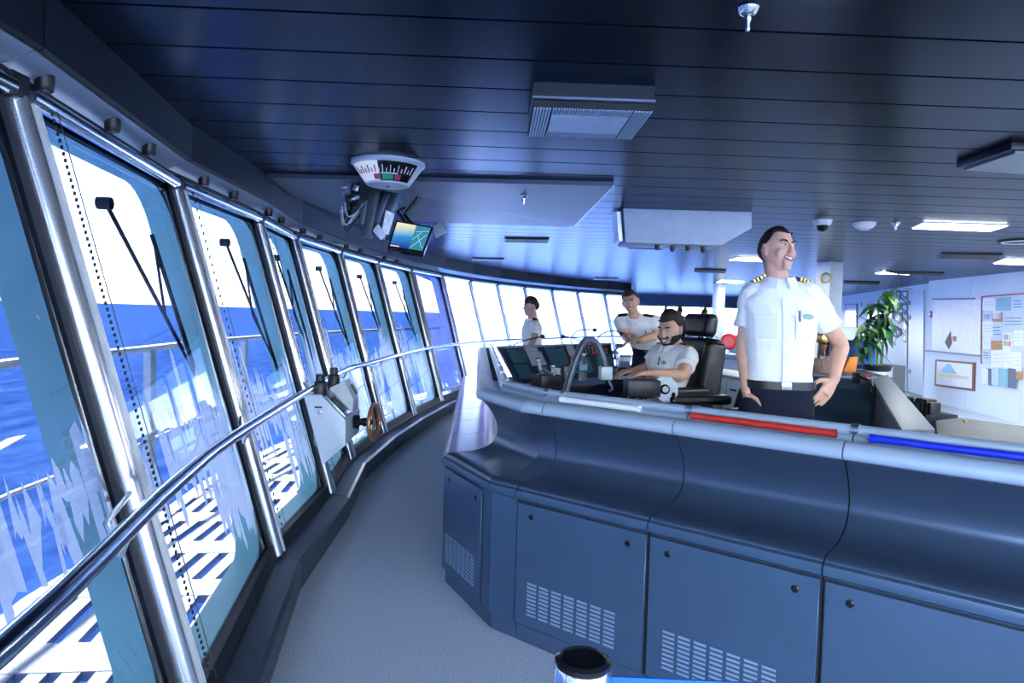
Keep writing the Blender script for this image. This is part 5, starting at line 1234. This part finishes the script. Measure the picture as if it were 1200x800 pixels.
# chart console behind the standing officer
E = empty('chart_console', (2.5, 5.1, 0), 'slate chart console with curved back and sloping grey lid behind the standing officer', 'console')
A0, A1 = PZ(938, 439.5, 1.0), PZ(1022, 447, 1.0)
dv = (A1-A0); dv.z = 0; dv.normalize(); nb = Vector((dv.y, -dv.x, 0)); nb = nb if nb.y < 0 else -nb
prof = [(0.02, 0), (.02, .45), (-.02, .60), (-.06, .72), (-.03, .86), (.02, .93), (.0, .985), (-.02, 1.0), (-.10, 1.0), (-.24, .97), (-.24, 0)]
b = MB(); r0 = [A0+nb*u+Vector((0, 0, z-1.0)) for u, z in prof]; r1 = [A1+nb*u+Vector((0, 0, z-1.0)) for u, z in prof]; k_ = len(prof)
b.add(r0+r1, [(j, (j+1) % k_, k_+(j+1) % k_, k_+j) for j in range(k_)]+[tuple(reversed(range(k_))), tuple(range(k_, 2*k_))]); b.build('curved_back', M_cons2, E, smooth=True, angle=R(50))
# sloping grey lid
T0, T1, B1, B0 = PY(1022, 444, 5.0), PY(1040, 438.5, 5.15), PY(1096, 503, 4.0), PY(1057, 503, 3.9)
b = MB(); b.hexa([T0, T1, B1, B0], [p-Vector((.0, 0, .03)) for p in (T0, T1, B1, B0)]); b.build('lid', M_plate, E, bevel=.004)
b = MB(); tri = [T0+Vector((0, 0, -.03)), B0+Vector((0, 0, -.03)), Vector((B0.x, B0.y, 0)), Vector((T0.x, T0.y, 0))]; b.hexa(tri, [p+Vector((.05, .0, 0)) for p in tri]); b.build('side_gable', M_fascia, E)
b = MB(); b.tube(catmull([PY(1004, 440, 5.0), PY(1014, 444, 4.92), PY(1021, 449, 4.88), PY(1024, 462, 4.86), PY(1025, 500, 4.86)], 5), .012, 8); b.build('edge_cable', M_black, E, smooth=True)
b = MB(); b.box(PY(1007, 443, 5.02), (.06, .08, .08), .3); b.build('switch_box', M_black, E, bevel=.005)
b = MB(); b.box(PY(1015, 440, 5.2), (.06, .05, .025), .3); b.build('red_switch', mat('switch_red', (.4, .02, .06), .4), E)
# low right desk
M_dkdesk = mat('desk_charcoal', (.06, .075, .085), .5)
zd_ = .80; P4 = [PZ(1096, 492, zd_), PZ(1125, 489, zd_), PZ(1230, 503, zd_), PZ(1230, 540, zd_), PZ(1098, 512, zd_)]
D = empty('chart_desk', (P4[2].x-.2, P4[2].y, 0), 'grey chart desk with rounded corner below the noticeboard wall', 'desk')
b = MB(); b.hexa([p-Vector((0, 0, .05)) for p in P4], P4); b.build('desk_top', M_dkdesk, D, bevel=.01)
cc = sum(P4, Vector())/5; b = MB(); l4 = [cc.lerp(p, .85) for p in P4]; b.hexa([Vector((p.x, p.y, 0)) for p in l4], [Vector((p.x, p.y, zd_-.05)) for p in l4]); b.build('desk_base', M_cons2, D)
b = MB(); p = PZ(1131, 494, zd_); b.lathe(p, [(.012, 0), (.012, .012)], 12); b.build('desk_button', M_gold, D)
K = empty('equipment_row', PZ(1090, 484, zd_), 'dark row of low instruments standing behind the chart desk', 'instruments')
for k in range(7):
    b = MB(); c_ = PZ(1074+k*5.6, 489+k*.9, zd_)+Vector((0.2, .5, .03)); b.box(c_, (.09, .12, .09+.02*(k % 3)), .2); b.build('instrument', M_black, K, bevel=.01)
b = MB(); a_, c_ = PZ(1070, 490, zd_-.02)+Vector((0.2, .5, 0)), PZ(1116, 495, zd_-.02)+Vector((0.2, .5, 0)); b.hexa([a_+Vector((-.1, -.1, -.78)), c_+Vector((.1, -.1, -.78)), c_+Vector((.1, .15, -.78)), a_+Vector((-.1, .15, -.78))], [a_+Vector((-.1, -.1, 0)), c_+Vector((.1, -.1, 0)), c_+Vector((.1, .15, 0)), a_+Vector((-.1, .15, 0))]); b.build('instrument_base', M_panel, K)
# ---- back counter with white cabinets
zc = .90; F0, F1 = PZ(806, 431, zc), PZ(872, 442.5, zc); dv = (F1-F0); ln = dv.length; dv.normalize(); nb = Vector((-dv.y, dv.x, 0)); nb = nb if nb.x > 0 else -nb
top = empty('worktop', F0, 'pale grey worktop with steel edge behind the helm chairs', 'worktop')
b = MB(); o4 = [F0-nb*.02, F1-nb*.02, F1+nb*.42, F0+nb*.42]; b.hexa([p-Vector((0, 0, .035)) for p in o4], o4); b.build('slab', M_lgrey, top, bevel=.004)
b = MB(); o5 = [F0-nb*.028, F1-nb*.028, F1-nb*.02, F0-nb*.02]; b.hexa([p-Vector((0, 0, .03)) for p in o5], [p-Vector((0, 0, .004)) for p in o5]); b.build('edge_strip', M_steel, top)
nu_ = 4
for k in range(nu_):
    a_, c_ = F0+dv*(ln*k/nu_+.004), F0+dv*(ln*(k+1)/nu_-.004); ang = math.atan2(dv.y, dv.x)
    U = empty('counter_cabinet', Vector((a_.lerp(c_, .5).x, a_.lerp(c_, .5).y, 0)), 'white base cabinet unit under the worktop behind the helm chairs', 'cabinet', 'white cabinets under the back worktop')
    b = MB(); b.hexa([Vector((p.x, p.y, 0)) for p in (a_, c_, c_+nb*.4, a_+nb*.4)], [Vector((p.x, p.y, zc-.035)) for p in (a_, c_, c_+nb*.4, a_+nb*.4)]); b.build('carcass', M_white, U)
    d4 = [a_+dv*.01-nb*.016, c_-dv*.01-nb*.016, c_-dv*.01-nb*.001, a_+dv*.01-nb*.001]; b = MB(); b.hexa([Vector((p.x, p.y, .10)) for p in d4], [Vector((p.x, p.y, zc-.06)) for p in d4]); dr = b.build('door', M_white, U, bevel=.003)
    b = MB(); h = a_.lerp(c_, .5)-nb*.026; b.box((h.x, h.y, zc-.13), (.10, .014, .014), ang); b.build('handle', M_black, dr)
p = PZ(846, 415, zc)+Vector((.1, 0, 0)); p.z = zc; E = empty('cable_reel', p, 'round red hose reel on a stand on the back worktop', 'reel'); c_ = p+Vector((0, 0, .20)); rt = Vector((-.5, -1, 0)).normalized().to_track_quat('Z', 'Y').to_matrix()
b = MB(); b.tube([c_+rt@Vector((.10*math.cos(2*math.pi*k/24), .10*math.sin(2*math.pi*k/24), 0)) for k in range(24)], .028, 10, closed=True); b.build('hose', M_red, E, smooth=True)
b = MB(); b.lathe(c_, [(.08, -.03), (.08, .03)], 20, rt); b.build('drum', mat('reel_pink', (.6, .12, .14), .5), E, smooth=True)
b = MB(); b.box(p+Vector((0, .05, .10)), (.04, .04, .20)); b.box(p+Vector((0, .02, .008)), (.20, .14, .016)); b.build('stand', M_steel, E)
# low shelf with the brass telegraph, binoculars, woven box, blue chair, orange chair
sh0 = PZ(955, 436, 1.0); zs = .98
S = empty('back_shelf', (3.55, 7.2, 0), 'slate topped shelf unit behind the chart console', 'shelf unit')
s0, s1 = PZ(952, 438, zs), PZ(1046, 442, zs); dvs = (s1-s0); dvs.z = 0; dvs.normalize(); nbs = Vector((-dvs.y, dvs.x, 0)); nbs = nbs if nbs.y > 0 else -nbs
o4 = [s0, s1, s1+nbs*.9, s0+nbs*.9]; b = MB(); b.hexa([p-Vector((0, 0, .04)) for p in o4], o4); b.build('shelf_top', M_cons2, S, bevel=.005)
b = MB(); i4 = [s0+nbs*.05, s1+nbs*.05, s1+nbs*.85, s0+nbs*.85]; b.hexa([Vector((p.x, p.y, 0)) for p in i4], [Vector((p.x, p.y, zs-.04)) for p in i4]); b.build('shelf_base', M_panel, S)
def onS(px, py=437, back=.3): q_ = PZ(px, py, zs); q_ = q_+nbs*back*0; d_r = ray(px, py); return Vector((q_.x+d_r.x*back, q_.y+d_r.y*back, zs))
p = onS(965, 437.5, .12); E = empty('woven_box', p, 'brown woven box with a scalloped rim on the back shelf', 'box')
b = MB(); n_ = 28; vs = []
for z, r_ in ((0, .105), (.12, .115)): vs += [p+Vector((r_*math.cos(2*math.pi*k/n_), r_*.8*math.sin(2*math.pi*k/n_), z+(.015*math.sin(k*2*math.pi/4) if z else 0))) for k in range(n_)]
b.add(vs, [(k, (k+1) % n_, n_+(k+1) % n_, n_+k) for k in range(n_)]+[tuple(reversed(range(n_)))]); b.add([p+Vector((.1*math.cos(2*math.pi*k/n_), .08*math.sin(2*math.pi*k/n_), .10)) for k in range(n_)], [tuple(range(n_))]); b.build('basket', mat('woven_brown', (.36, .21, .17), .8, 0, .3, 60, .6, 90), E, smooth=True)
p = onS(971, 437.5, .35); E = empty('binoculars', p, 'black binoculars standing behind the woven box', 'binoculars')
b = MB(); b.box(p+Vector((.02, 0, .07)), (.16, .14, .14)); b.build('binocular_stand', M_wood, E, bevel=.006)
for s_ in (-1, 1): b = MB(); b.lathe(p+Vector((.02+s_*.035, -.02, .14)), [(.036, 0), (.036, .05), (.026, .075), (.022, .10), (.026, .105), (.026, .13)], 16); b.build('barrel', M_black, E, smooth=True)
b = MB(); b.box(p+Vector((.02, -.02, .20)), (.05, .03, .04)); b.build('bridge', M_black, E)
p = onS(962, 437.5, .55); E = empty('brass_telegraph', p, 'polished brass lamp with wooden foot on the back shelf', 'lamp')
b = MB(); b.lathe(p, [(.08, 0), (.08, .03), (.05, .05), (.04, .24)], 20); b.build('foot', M_wood, E, smooth=True)
b = MB(); b.lathe(p, [(.03, .24), (.06, .26), (.07, .32), (.05, .38), (.025, .40), (.03, .43), (.01, .46)], 20); b.build('brass_body', M_brass, E, smooth=True)
p = onS(994, 438, .25); E = empty('orange_chair', p, 'orange folded board beside the officer\'s elbow', 'board')
b = MB(); b.hexa([PY(x, y, p.y) for x, y in ((988, 435.5), (1003, 436), (1006, 418), (996, 419))], [PY(x, y, p.y)+Vector((0, .05, 0)) for x, y in ((988, 435.5), (1003, 436), (1006, 418), (996, 419))]); b.build('panel', M_orange, E, bevel=.006)
E.name = 'orange_board'
p = onS(1001, 438, .80); E = empty('blue_crate', p, 'bright blue plastic crate on the back shelf under the palm', 'crate')
b = MB(); c_ = PY(1003, 420, p.y); b.box((c_.x, c_.y, zs+.15), (.30, .2, .26)); b.build('crate_body', M_bluef, E, bevel=.03, seg=3); b = MB(); b.box((c_.x, c_.y-.0, zs+.02), (.31, .21, .04)); b.build('crate_foot', M_navyp, E)
# palm
p = onS(1027, 439, .45); E = empty('potted_palm', p, 'tall green leafy potted palm standing on the back shelf', 'plant')
M_leaf = mat('leaf_green', (.025, .11, .035), .35, 0, .4, 9); M_leaf2 = mat('leaf_light', (.10, .22, .05), .4, 0, .3, 9); M_soil = mat('soil', (.04, .025, .015), .9)
b = MB(); b.lathe(p, [(.09, 0), (.12, .01), (.135, .06), (.125, .06), (.12, .05)], 24); b.build('planter', M_black, E, smooth=True)
b = MB(); b.lathe(p, [(.118, .04), (.11, .055), (.02, .06)], 20); b.build('soil', M_soil, E, smooth=True)
sc_ = p.y/800
tops = []
for dx, h_ in ((0, .58), (-.05, .44), (.04, .70)):
    t_ = p+Vector((dx*2.2, .02, h_)); tops.append(t_); b = MB(); b.tube([p+Vector((dx, 0, .05)), p+Vector((dx*1.4, .01, h_*.5)), t_], [.013, .011, .009], 8); b.build('stem', M_leaf2, E, smooth=True)
# one leaf blade, shared
def leafmesh(m_, nm):
    b = MB(); n_ = 6; vs = []
    for k in range(n_+1):
        t_ = k/n_; w_ = .026*math.sin(math.pi*min(1, .12+t_*.88))**.8; x = .26*t_; z = .05*math.sin(t_*2.2)-.16*t_*t_; vs += [(x, -w_, z+.008), (x, 0, z), (x, w_, z+.008)]
    fs = []
    for k in range(n_): fs += [(3*k, 3*k+1, 3*k+4, 3*k+3), (3*k+1, 3*k+2, 3*k+5, 3*k+4)]
    b.add(vs, fs); o = b.build(nm, m_, None, smooth=True); return o
l0 = leafmesh(M_leaf, 'leaf'); l1 = leafmesh(M_leaf2, 'leaf'); rl = random.Random(11); first = {0: l0, 1: l1}; used = set()
for t_ in tops:
    for k in range(34):
        w_ = 0 if rl.random() < .8 else 1
        o = first[w_] if w_ not in used else link_copy(first[w_]); used.add(w_); o.parent = E
        o.location = t_-p+Vector((0, 0, rl.uniform(-.30, .05))); o.rotation_euler = (rl.uniform(-.4, .4), rl.uniform(-.8, .9), rl.uniform(0, 6.28)); s_ = rl.uniform(.5, .85); o.scale = (s_, s_*1.5, s_)
# second small plant by the slim column
p = PY(829, 402, 12.0); p0 = Vector((p.x, p.y, 0)); E = empty('potted_plant', p0, 'small bright green plant in a tall pot beside the slim column', 'plant')
b = MB(); b.lathe(p0, [(.10, 0), (.13, .02), (.16, .72), (.14, .72), (.13, .68)], 18); b.build('pot', M_grey, E, smooth=True)
for k in range(16):
    o = link_copy(l1, E); o.location = Vector((rl.uniform(-.05, .05), rl.uniform(-.05, .05), .72+rl.uniform(0, .35))); o.rotation_euler = (0, rl.uniform(-1.2, .2), rl.uniform(0, 6.28)); o.scale = (1.1,)*3
# ---- things on the bulkheads
wn3 = Vector((wnor.x, wnor.y, 0)); bn3 = Vector((bnor.x, bnor.y, 0))
def onwall(fn, nrm, px4, m_, nm, parent, o0=.002, th=.012):
    pts = [fn(x, y)+nrm*o0 for x, y in px4]; b = MB(); b.hexa(pts, [p_+nrm*th for p_ in pts]); return b.build(nm, m_, parent)
M_wboard = mat('whiteboard', (.86, .88, .92), .25)
W = empty('whiteboard', WP(1122, 380), 'white magnetic whiteboard with a pen tray on the pale bulkhead', 'whiteboard')
onwall(WP, wn3, ((1094, 350.6), (1151, 350.6), (1150, 416), (1093, 409.7)), M_wboard, 'board', W, .0, .02)
onwall(WP, wn3, ((1094, 349.5), (1143, 348.8), (1143, 351), (1094, 351.5)), M_grey, 'top_rail', W, .0, .03)
onwall(WP, wn3, ((1088, 410), (1151, 416.3), (1151, 417.8), (1088, 411.6)), M_grey, 'pen_tray', W, .0, .07)
pn_ = empty('black_pennant', WP(1113, 400, .03), 'pointed black magnet shape stuck on the whiteboard', 'magnet'); onwall(WP, wn3, ((1115.5, 388), (1117, 402), (1113.5, 409), (1109, 401)), M_black, 'magnet', pn_, .0205, .008)
pn_ = empty('red_note', WP(1120, 396, .03), 'small red printed note stuck on the whiteboard', 'note'); onwall(WP, wn3, ((1118, 393.5), (1122.5, 394), (1122, 400), (1118, 399.5)), mat('note_red', (.5, .12, .14), .6), 'note', pn_, .0205, .005)
Fm = empty('framed_chart', WP(1120, 440), 'framed pale sea chart in a mahogany frame below the whiteboard', 'picture')
onwall(WP, wn3, ((1098, 421), (1144, 424.7), (1143, 458.4), (1097, 452)), M_frame, 'frame', Fm, 0, .03); onwall(WP, wn3, ((1100, 423.2), (1141.5, 426.7), (1141, 455.3), (1099, 450)), M_paper, 'mount', Fm, .025, .008)
onwall(WP, wn3, ((1102, 437), (1138, 441), (1138, 445), (1102, 441)), mat('chart_sand', (.75, .66, .5), .7), 'chart_land', Fm, .0335, .002); onwall(WP, wn3, ((1112, 426), (1116, 426.5), (1124, 438.5), (1104, 436.5)), mat('chart_blue', (.35, .6, .8), .7), 'chart_sea', Fm, .0335, .002)
NB = empty('noticeboard', WP(1180, 390), 'wide noticeboard covered with pinned papers on the pale bulkhead', 'noticeboard')
onwall(WP, wn3, ((1153, 347.5), (1235, 341), (1235, 436), (1152, 426)), M_lgrey, 'backing', NB, .003, .017)
onwall(WP, wn3, ((1152, 347.5), (1153.5, 347.3), (1152.5, 426.2), (1151, 426)), M_frame, 'edge_trim', NB, .004, .024); onwall(WP, wn3, ((1152, 347), (1235, 340.5), (1235, 342), (1152, 348.5)), mat('trim_red', (.45, .1, .12), .5), 'edge_trim', NB, .004, .024)
M_pb = mat('paper_blue', (.55, .68, .85), .7); M_pd = mat('paper_dark', (.12, .16, .24), .6); M_pt = mat('paper_teal', (.25, .5, .6), .6)
def px(cx, cy): return (1080+cx/5.333, 330+cy/5.333)
papers = [((390, 105, 470, 180), M_paper, 'white sheet with round crest in the top corner of the noticeboard next to the whiteboard'), ((478, 100, 568, 180), M_pt, 'blue green picture pinned at the top of the noticeboard'), ((575, 95, 645, 190), M_pb, 'ruled blue timetable sheet right beside the blue green picture'), ((392, 195, 446, 245), M_pb, 'small blue slip above the curled white sheet on the noticeboard'), ((450, 195, 515, 250), M_cork, 'cork square under the scalloped white note'), ((455, 185, 512, 232), M_paper, 'small white note directly under the blue green picture'), ((520, 200, 645, 300), M_pb, 'wide blue sheet below the ruled timetable'), ((390, 248, 458, 345), M_paper, 'tall bright white sheet at the noticeboard edge next to the whiteboard'), ((448, 255, 512, 365), M_pb, 'pale blue sheet between the two cork squares'),
          ((445, 370, 512, 425), M_cork, 'bare brown cork square in the middle of the noticeboard'), ((390, 350, 440, 420), M_paper, 'small white sheet beside the middle cork square'), ((518, 320, 580, 410), M_paper, 'white sheet carrying six coloured tabs'), ((585, 305, 645, 400), M_paper, 'white sheet beside the coloured tabs under the wide blue sheet'), ((388, 425, 438, 500), M_pb, 'pale blue form above the white hanging brochure'), ((445, 430, 515, 535), M_paper, 'white sheet directly under the middle cork square'), ((518, 415, 570, 545), M_paper, 'narrow white sheet under the coloured tabs'), ((572, 440, 632, 560), M_paper, 'curled white sheet just above the lowest cork square'), ((585, 565, 645, 610), M_cork, 'lowest cork square beside the dark wide brochure')]
for (x0, y0, x1, y1), m_, lab in papers:
    E_ = empty('pinned_paper', WP(*px((x0+x1)/2, y1), .022), lab, 'paper', 'papers on the noticeboard')
    onwall(WP, wn3, (px(x0, y0), px(x1, y0-3), px(x1, y1), px(x0, y1)), m_, 'sheet', E_, .0215, .004)
    for k in range(3 if m_ in (M_paper, M_pb) else 0):
        yy = y0+(y1-y0)*(.25+.2*k); onwall(WP, wn3, (px(x0+8, yy), px(x1-8, yy-1), px(x1-8, yy+4), px(x0+8, yy+4)), M_pb if m_ is M_paper else M_pd, 'print_line', E_, .026, .001)
for k, (c_, col, cn_) in enumerate((((525, 330), (.8, .3, .2), 'coral'), ((540, 330), (.2, .5, .8), 'blue'), ((556, 332), (.8, .7, .2), 'yellow'), ((525, 370), (.2, .6, .3), 'green'), ((540, 372), (.8, .5, .2), 'orange'), ((556, 374), (.7, .2, .3), 'crimson'))):
    E_ = empty('colour_tab', WP(*px(c_[0]+6, c_[1]+30), .03), 'small %s tab on a white noticeboard sheet' % cn_, 'tab', 'coloured tabs on the noticeboard'); onwall(WP, wn3, (px(c_[0], c_[1]), px(c_[0]+13, c_[1]), px(c_[0]+13, c_[1]+30), px(c_[0], c_[1]+30)), mat('tab_%d' % k, col, .6), 'tab', E_, .0265, .002)
for x0, x1, m_, lab in ((388, 430, M_paper, 'white brochure hanging under the noticeboard'), (422, 448, M_pd, 'dark folded brochure hanging under the noticeboard'), (450, 495, M_pb, 'pale blue brochure hanging under the noticeboard'), (500, 550, M_pt, 'teal brochure hanging under the noticeboard'), (555, 600, M_pd, 'dark wide brochure hanging beside the cork square')):
    E_ = empty('brochure', WP(*px((x0+x1)/2, 640), .03), lab, 'brochure'); onwall(WP, wn3, (px(x0, 540), px(x1, 545), px(x1, 645+(x0-388)*.15), px(x0, 635+(x0-388)*.15)), m_, 'brochure_sheet', E_, .0215, .012)
E_ = empty('wall_thermostat', WP(1091.5, 368), 'small round grey dial beside the whiteboard', 'dial'); b = MB(); b.lathe(WP(1091.5, 368), [(.06, 0), (.06, .02), (.04, .03)], 18, wn3.to_track_quat('Z', 'Y').to_matrix()); b.build('dial_body', M_frame, E_, smooth=True); b = MB(); b.lathe(WP(1091.5, 368, .03), [(.035, 0), (.035, .004)], 14, wn3.to_track_quat('Z', 'Y').to_matrix()); b.build('dial_face', M_paper, E_)
# wall B: boards, plaques, clock, door, locker
def bpx(cx, cy): return (980+cx/6.667, 330+cy/6.667)
def bq(x0, y0, x1, y1): return (bpx(x0, y0), bpx(x1, y0), bpx(x1, y1), bpx(x0, y1))
for (q_, lab) in (((75, 172, 168, 360), 'plain white board in a dark frame on the far bulkhead'), ((245, 172, 450, 290), 'white board behind the palm leaves on the far bulkhead')):
    E_ = empty('wall_board', BP(*bpx((q_[0]+q_[2])/2, q_[3])), lab, 'board'); onwall(BP, bn3, bq(*q_), M_pd, 'frame', E_, 0, .02); onwall(BP, bn3, bq(q_[0]+5, q_[1]+5, q_[2]-8, q_[3]-5), M_wboard, 'board', E_, .018, .006)
for (q_, lab, m_) in (((412, 75, 447, 145), 'small brown shield plaque with pale crest, first of the top row', M_frame), ((472, 65, 512, 150), 'dark plaque with white oval in the middle of the top row', M_pd), ((525, 68, 565, 135), 'dark plaque with white crest at the end of the top row by the door', M_pd),
                      ((458, 165, 512, 230), 'dark square plaque with cream circle below the top row', M_pd), ((518, 165, 565, 260), 'tall dark plaque with two white circles beside the door', M_pd), ((460, 240, 520, 330), 'round carved wooden plaque among the shields', M_wood), ((525, 310, 565, 400), 'dark shield plaque with grey centre', M_frame), ((525, 415, 555, 478), 'small brown plaque lowest in the column', M_frame), ((440, 365, 512, 440), 'dark plaque with yellow crest behind the palm', M_pd)):
    E_ = empty('wall_plaque', BP(*bpx((q_[0]+q_[2])/2, q_[3])), lab, 'plaque', 'plaques on the far bulkhead')
    x0, y0, x1, y1 = q_; pts = ((x0, y0), (x1, y0), (x1, y0+(y1-y0)*.7), ((x0+x1)/2, y1), (x0, y0+(y1-y0)*.7))
    P_ = [BP(*bpx(*z)) for z in pts]; b = MB(); b.hexa(P_, [v+bn3*.02 for v in P_]); b.build('plaque_body', m_, E_)
    cx_, cy_, rx, ry = (x0+x1)/2, (y0+y1)/2-4, (x1-x0)*.30, (y1-y0)*.26; P_ = [BP(*bpx(cx_+rx*math.cos(2*math.pi*k/14), cy_+ry*math.sin(2*math.pi*k/14)))+bn3*.02 for k in range(14)]
    b = MB(); b.hexa(P_, [v+bn3*.006 for v in P_]); b.build('crest', M_paper if m_ is M_pd else M_lgrey, E_)
E_ = empty('wall_clock', BP(*bpx(210, 178)), 'round white rimmed clock between the boards on the far bulkhead', 'clock'); rt = bn3.to_track_quat('Z', 'Y').to_matrix(); c_ = BP(*bpx(210, 178))
b = MB(); b.lathe(c_, [(.11, 0), (.11, .03), (.08, .035)], 22, rt); b.build('rim', M_white, E_, smooth=True); b = MB(); b.lathe(c_, [(.07, .034), (.07, .038)], 22, rt); b.build('face', M_pd, E_)
Dr = empty('door_1', BP(1074, 455), 'pale grey steel door in the far bulkhead', 'door', kind='structure')
onwall(BP, bn3, (bpx(575, 75), bpx(695, 65), bpx(690, 880), bpx(570, 840)), M_lgrey, 'door_leaf', Dr, 0, .03)
for cy in (165, 280, 700): onwall(BP, bn3, bq(582, cy-16, 594, cy+16), M_grey, 'hinge', Dr, .028, .02)
onwall(BP, bn3, (bpx(568, 70), bpx(574, 70), bpx(570, 845), bpx(564, 842)), M_grey, 'door_frame', Dr, 0, .045)
c0_ = PY(1040, 428, 12.5); c1_ = PY(1062, 428, 12.5); hz2 = c0_.z; xm = (c0_.x+c1_.x)/2
E_ = empty('grey_locker', (xm, 12.7, 0), 'tall grey locker box with a white side standing beside the door', 'locker')
b = MB(); b.box((xm+.06, 12.7, hz2/2), (.22, .4, hz2)); b.build('locker_body', mat('locker_grey', (.16, .18, .20), .5), E_, bevel=.004)
b = MB(); b.box((xm-.11, 12.72, hz2/2-.01), (.11, .4, hz2-.02)); b.build('locker_side', M_white, E_, bevel=.004)
# ================================================================== OUTSIDE
M_sea = bpy.data.materials.new('sea_water'); M_sea.use_nodes = True; t = M_sea.node_tree; bs = t.nodes['Principled BSDF']
bs.inputs['Roughness'].default_value = .32; bs.inputs['Specular IOR Level'].default_value = .0
tcn = t.nodes.new('ShaderNodeTexCoord'); mp = t.nodes.new('ShaderNodeMapping'); mp.inputs['Scale'].default_value = (.22, .10, 1); mp.inputs['Rotation'].default_value = (0, 0, .5)
t.links.new(tcn.outputs['Object'], mp.inputs[0])
n1 = t.nodes.new('ShaderNodeTexNoise'); n1.inputs['Scale'].default_value = 1; n1.inputs['Detail'].default_value = 8; n1.inputs['Roughness'].default_value = .62; t.links.new(mp.outputs[0], n1.inputs['Vector'])
rp = t.nodes.new('ShaderNodeValToRGB'); rp.color_ramp.elements[0].position = .32; rp.color_ramp.elements[0].color = (.018, .055, .21, 1)
rp.color_ramp.elements[1].position = .72; rp.color_ramp.elements[1].color = (.07, .16, .42, 1); t.links.new(n1.outputs['Fac'], rp.inputs[0]); t.links.new(rp.outputs[0], bs.inputs['Base Color'])
bp = t.nodes.new('ShaderNodeBump'); bp.inputs['Strength'].default_value = .8; bp.inputs['Distance'].default_value = 1.2; t.links.new(n1.outputs['Fac'], bp.inputs['Height']); t.links.new(bp.outputs[0], bs.inputs['Normal'])
b = MB(); n = 48; rr_ = [0, 40, 120, 400, 1200, 4000, 12000, 40000]
vs = [(0, 0, -18)]+[(r*math.cos(2*math.pi*k/n), r*math.sin(2*math.pi*k/n), -18) for r in rr_[1:] for k in range(n)]
fs = [(0, 1+k, 1+(k+1) % n) for k in range(n)]+[(1+(j*n)+k, 1+j*n+(k+1) % n, 1+(j+1)*n+(k+1) % n, 1+(j+1)*n+k) for j in range(len(rr_)-2) for k in range(n)]
b.add(vs, fs); sea = b.build('sea', M_sea); tag(sea, 'deep blue open sea reaching to the horizon', 'sea', kind='structure')
# walkway outside
walk = empty('outer_walkway', (0, 0, -.02), 'white slatted steel walkway outside the windows', 'walkway')
U0, U1 = LEAN-.02, -.62
for i in range(2, 11):
    L = (NODES[i+1]-NODES[i]).length
    for c in (0, .5):
        b = MB(); q = [(i+c, U0), (i+c+.17, U0), (i+c+.17, U1), (i+c, U1)]
        b.hexa([FP(s, u, -.06) for s, u in q], [FP(s, u, -.02) for s, u in q]); b.build('cross_plate', M_deckw, walk)
    ns = 9
    for k in range(ns+1):
        u = U0+(U1-U0)*k/ns; hw = .034 if 0 < k < ns else .05
        b = MB(); q = [(i, u-hw), (min(i+1.0, NN-1.001), u-hw), (min(i+1.0, NN-1.001), u+hw), (i, u+hw)]
        b.hexa([FP(s, u_, -.055) for s, u_ in q], [FP(s, u_, -.022) for s, u_ in q]); b.build('slat', M_deckw, walk)
orl = empty('outer_railing', FP(3, -.72, 0), 'white painted guard rail outside the windows', 'railing')
for z, nm in ((1.12, 'top_rail'), (.49, 'middle_rail')):
    b = MB(); b.tube([FP(1.5+k/4, -.72, z) for k in range(0, 40)], .024 if z > 1 else .014, 8); b.build(nm, M_white, orl, smooth=True)
for i in range(0, 6):
    s = 3.62+i*1.5
    b = MB(); b.box(FP(s, -.72, .54), (.05, .07, 1.14)); b.build('post', M_white, orl)
# window wipers
def wiper(i, s0, z0, s1, z1, sb, zb0, zb1):
    W = empty('window_wiper', FP(i+s0, -.07, z0, True), None, 'wiper', 'window wipers on the raked panes')
    b = MB(); b.tube([FP(i+s0, -.07, z0, True), FP(i+s1, -.07, z1, True)], .008, 8); b.build('wiper_arm', M_black, W)
    b = MB(); b.tube([FP(i+s0, -.05, z0, True), FP(i+s0, -.10, z0, True)], .024, 10); b.build('pivot', M_black, W)
    b = MB(); b.tube([FP(i+sb, -.03, zb1, True), FP(i+sb+.06, -.03, zb0, True)], .009, 6); b.build('wiper_blade', M_gasket, W)
    b = MB(); b.tube([FP(i+sb, -.03, zb1-.05, True), FP(i+sb+.015, -.075, (zb0+zb1)/2, True), FP(i+sb+.06, -.03, zb0+.05, True)], .006, 6); b.build('blade_bow', M_black, W)
    tag(W, 'black pantograph wiper parked against the raked window pane')
for i in (3, 4, 5, 6, 7, 8): wiper(i, .50 if i == 3 else .62, 1.80, .80, 1.22, .72, 1.02, 1.72)
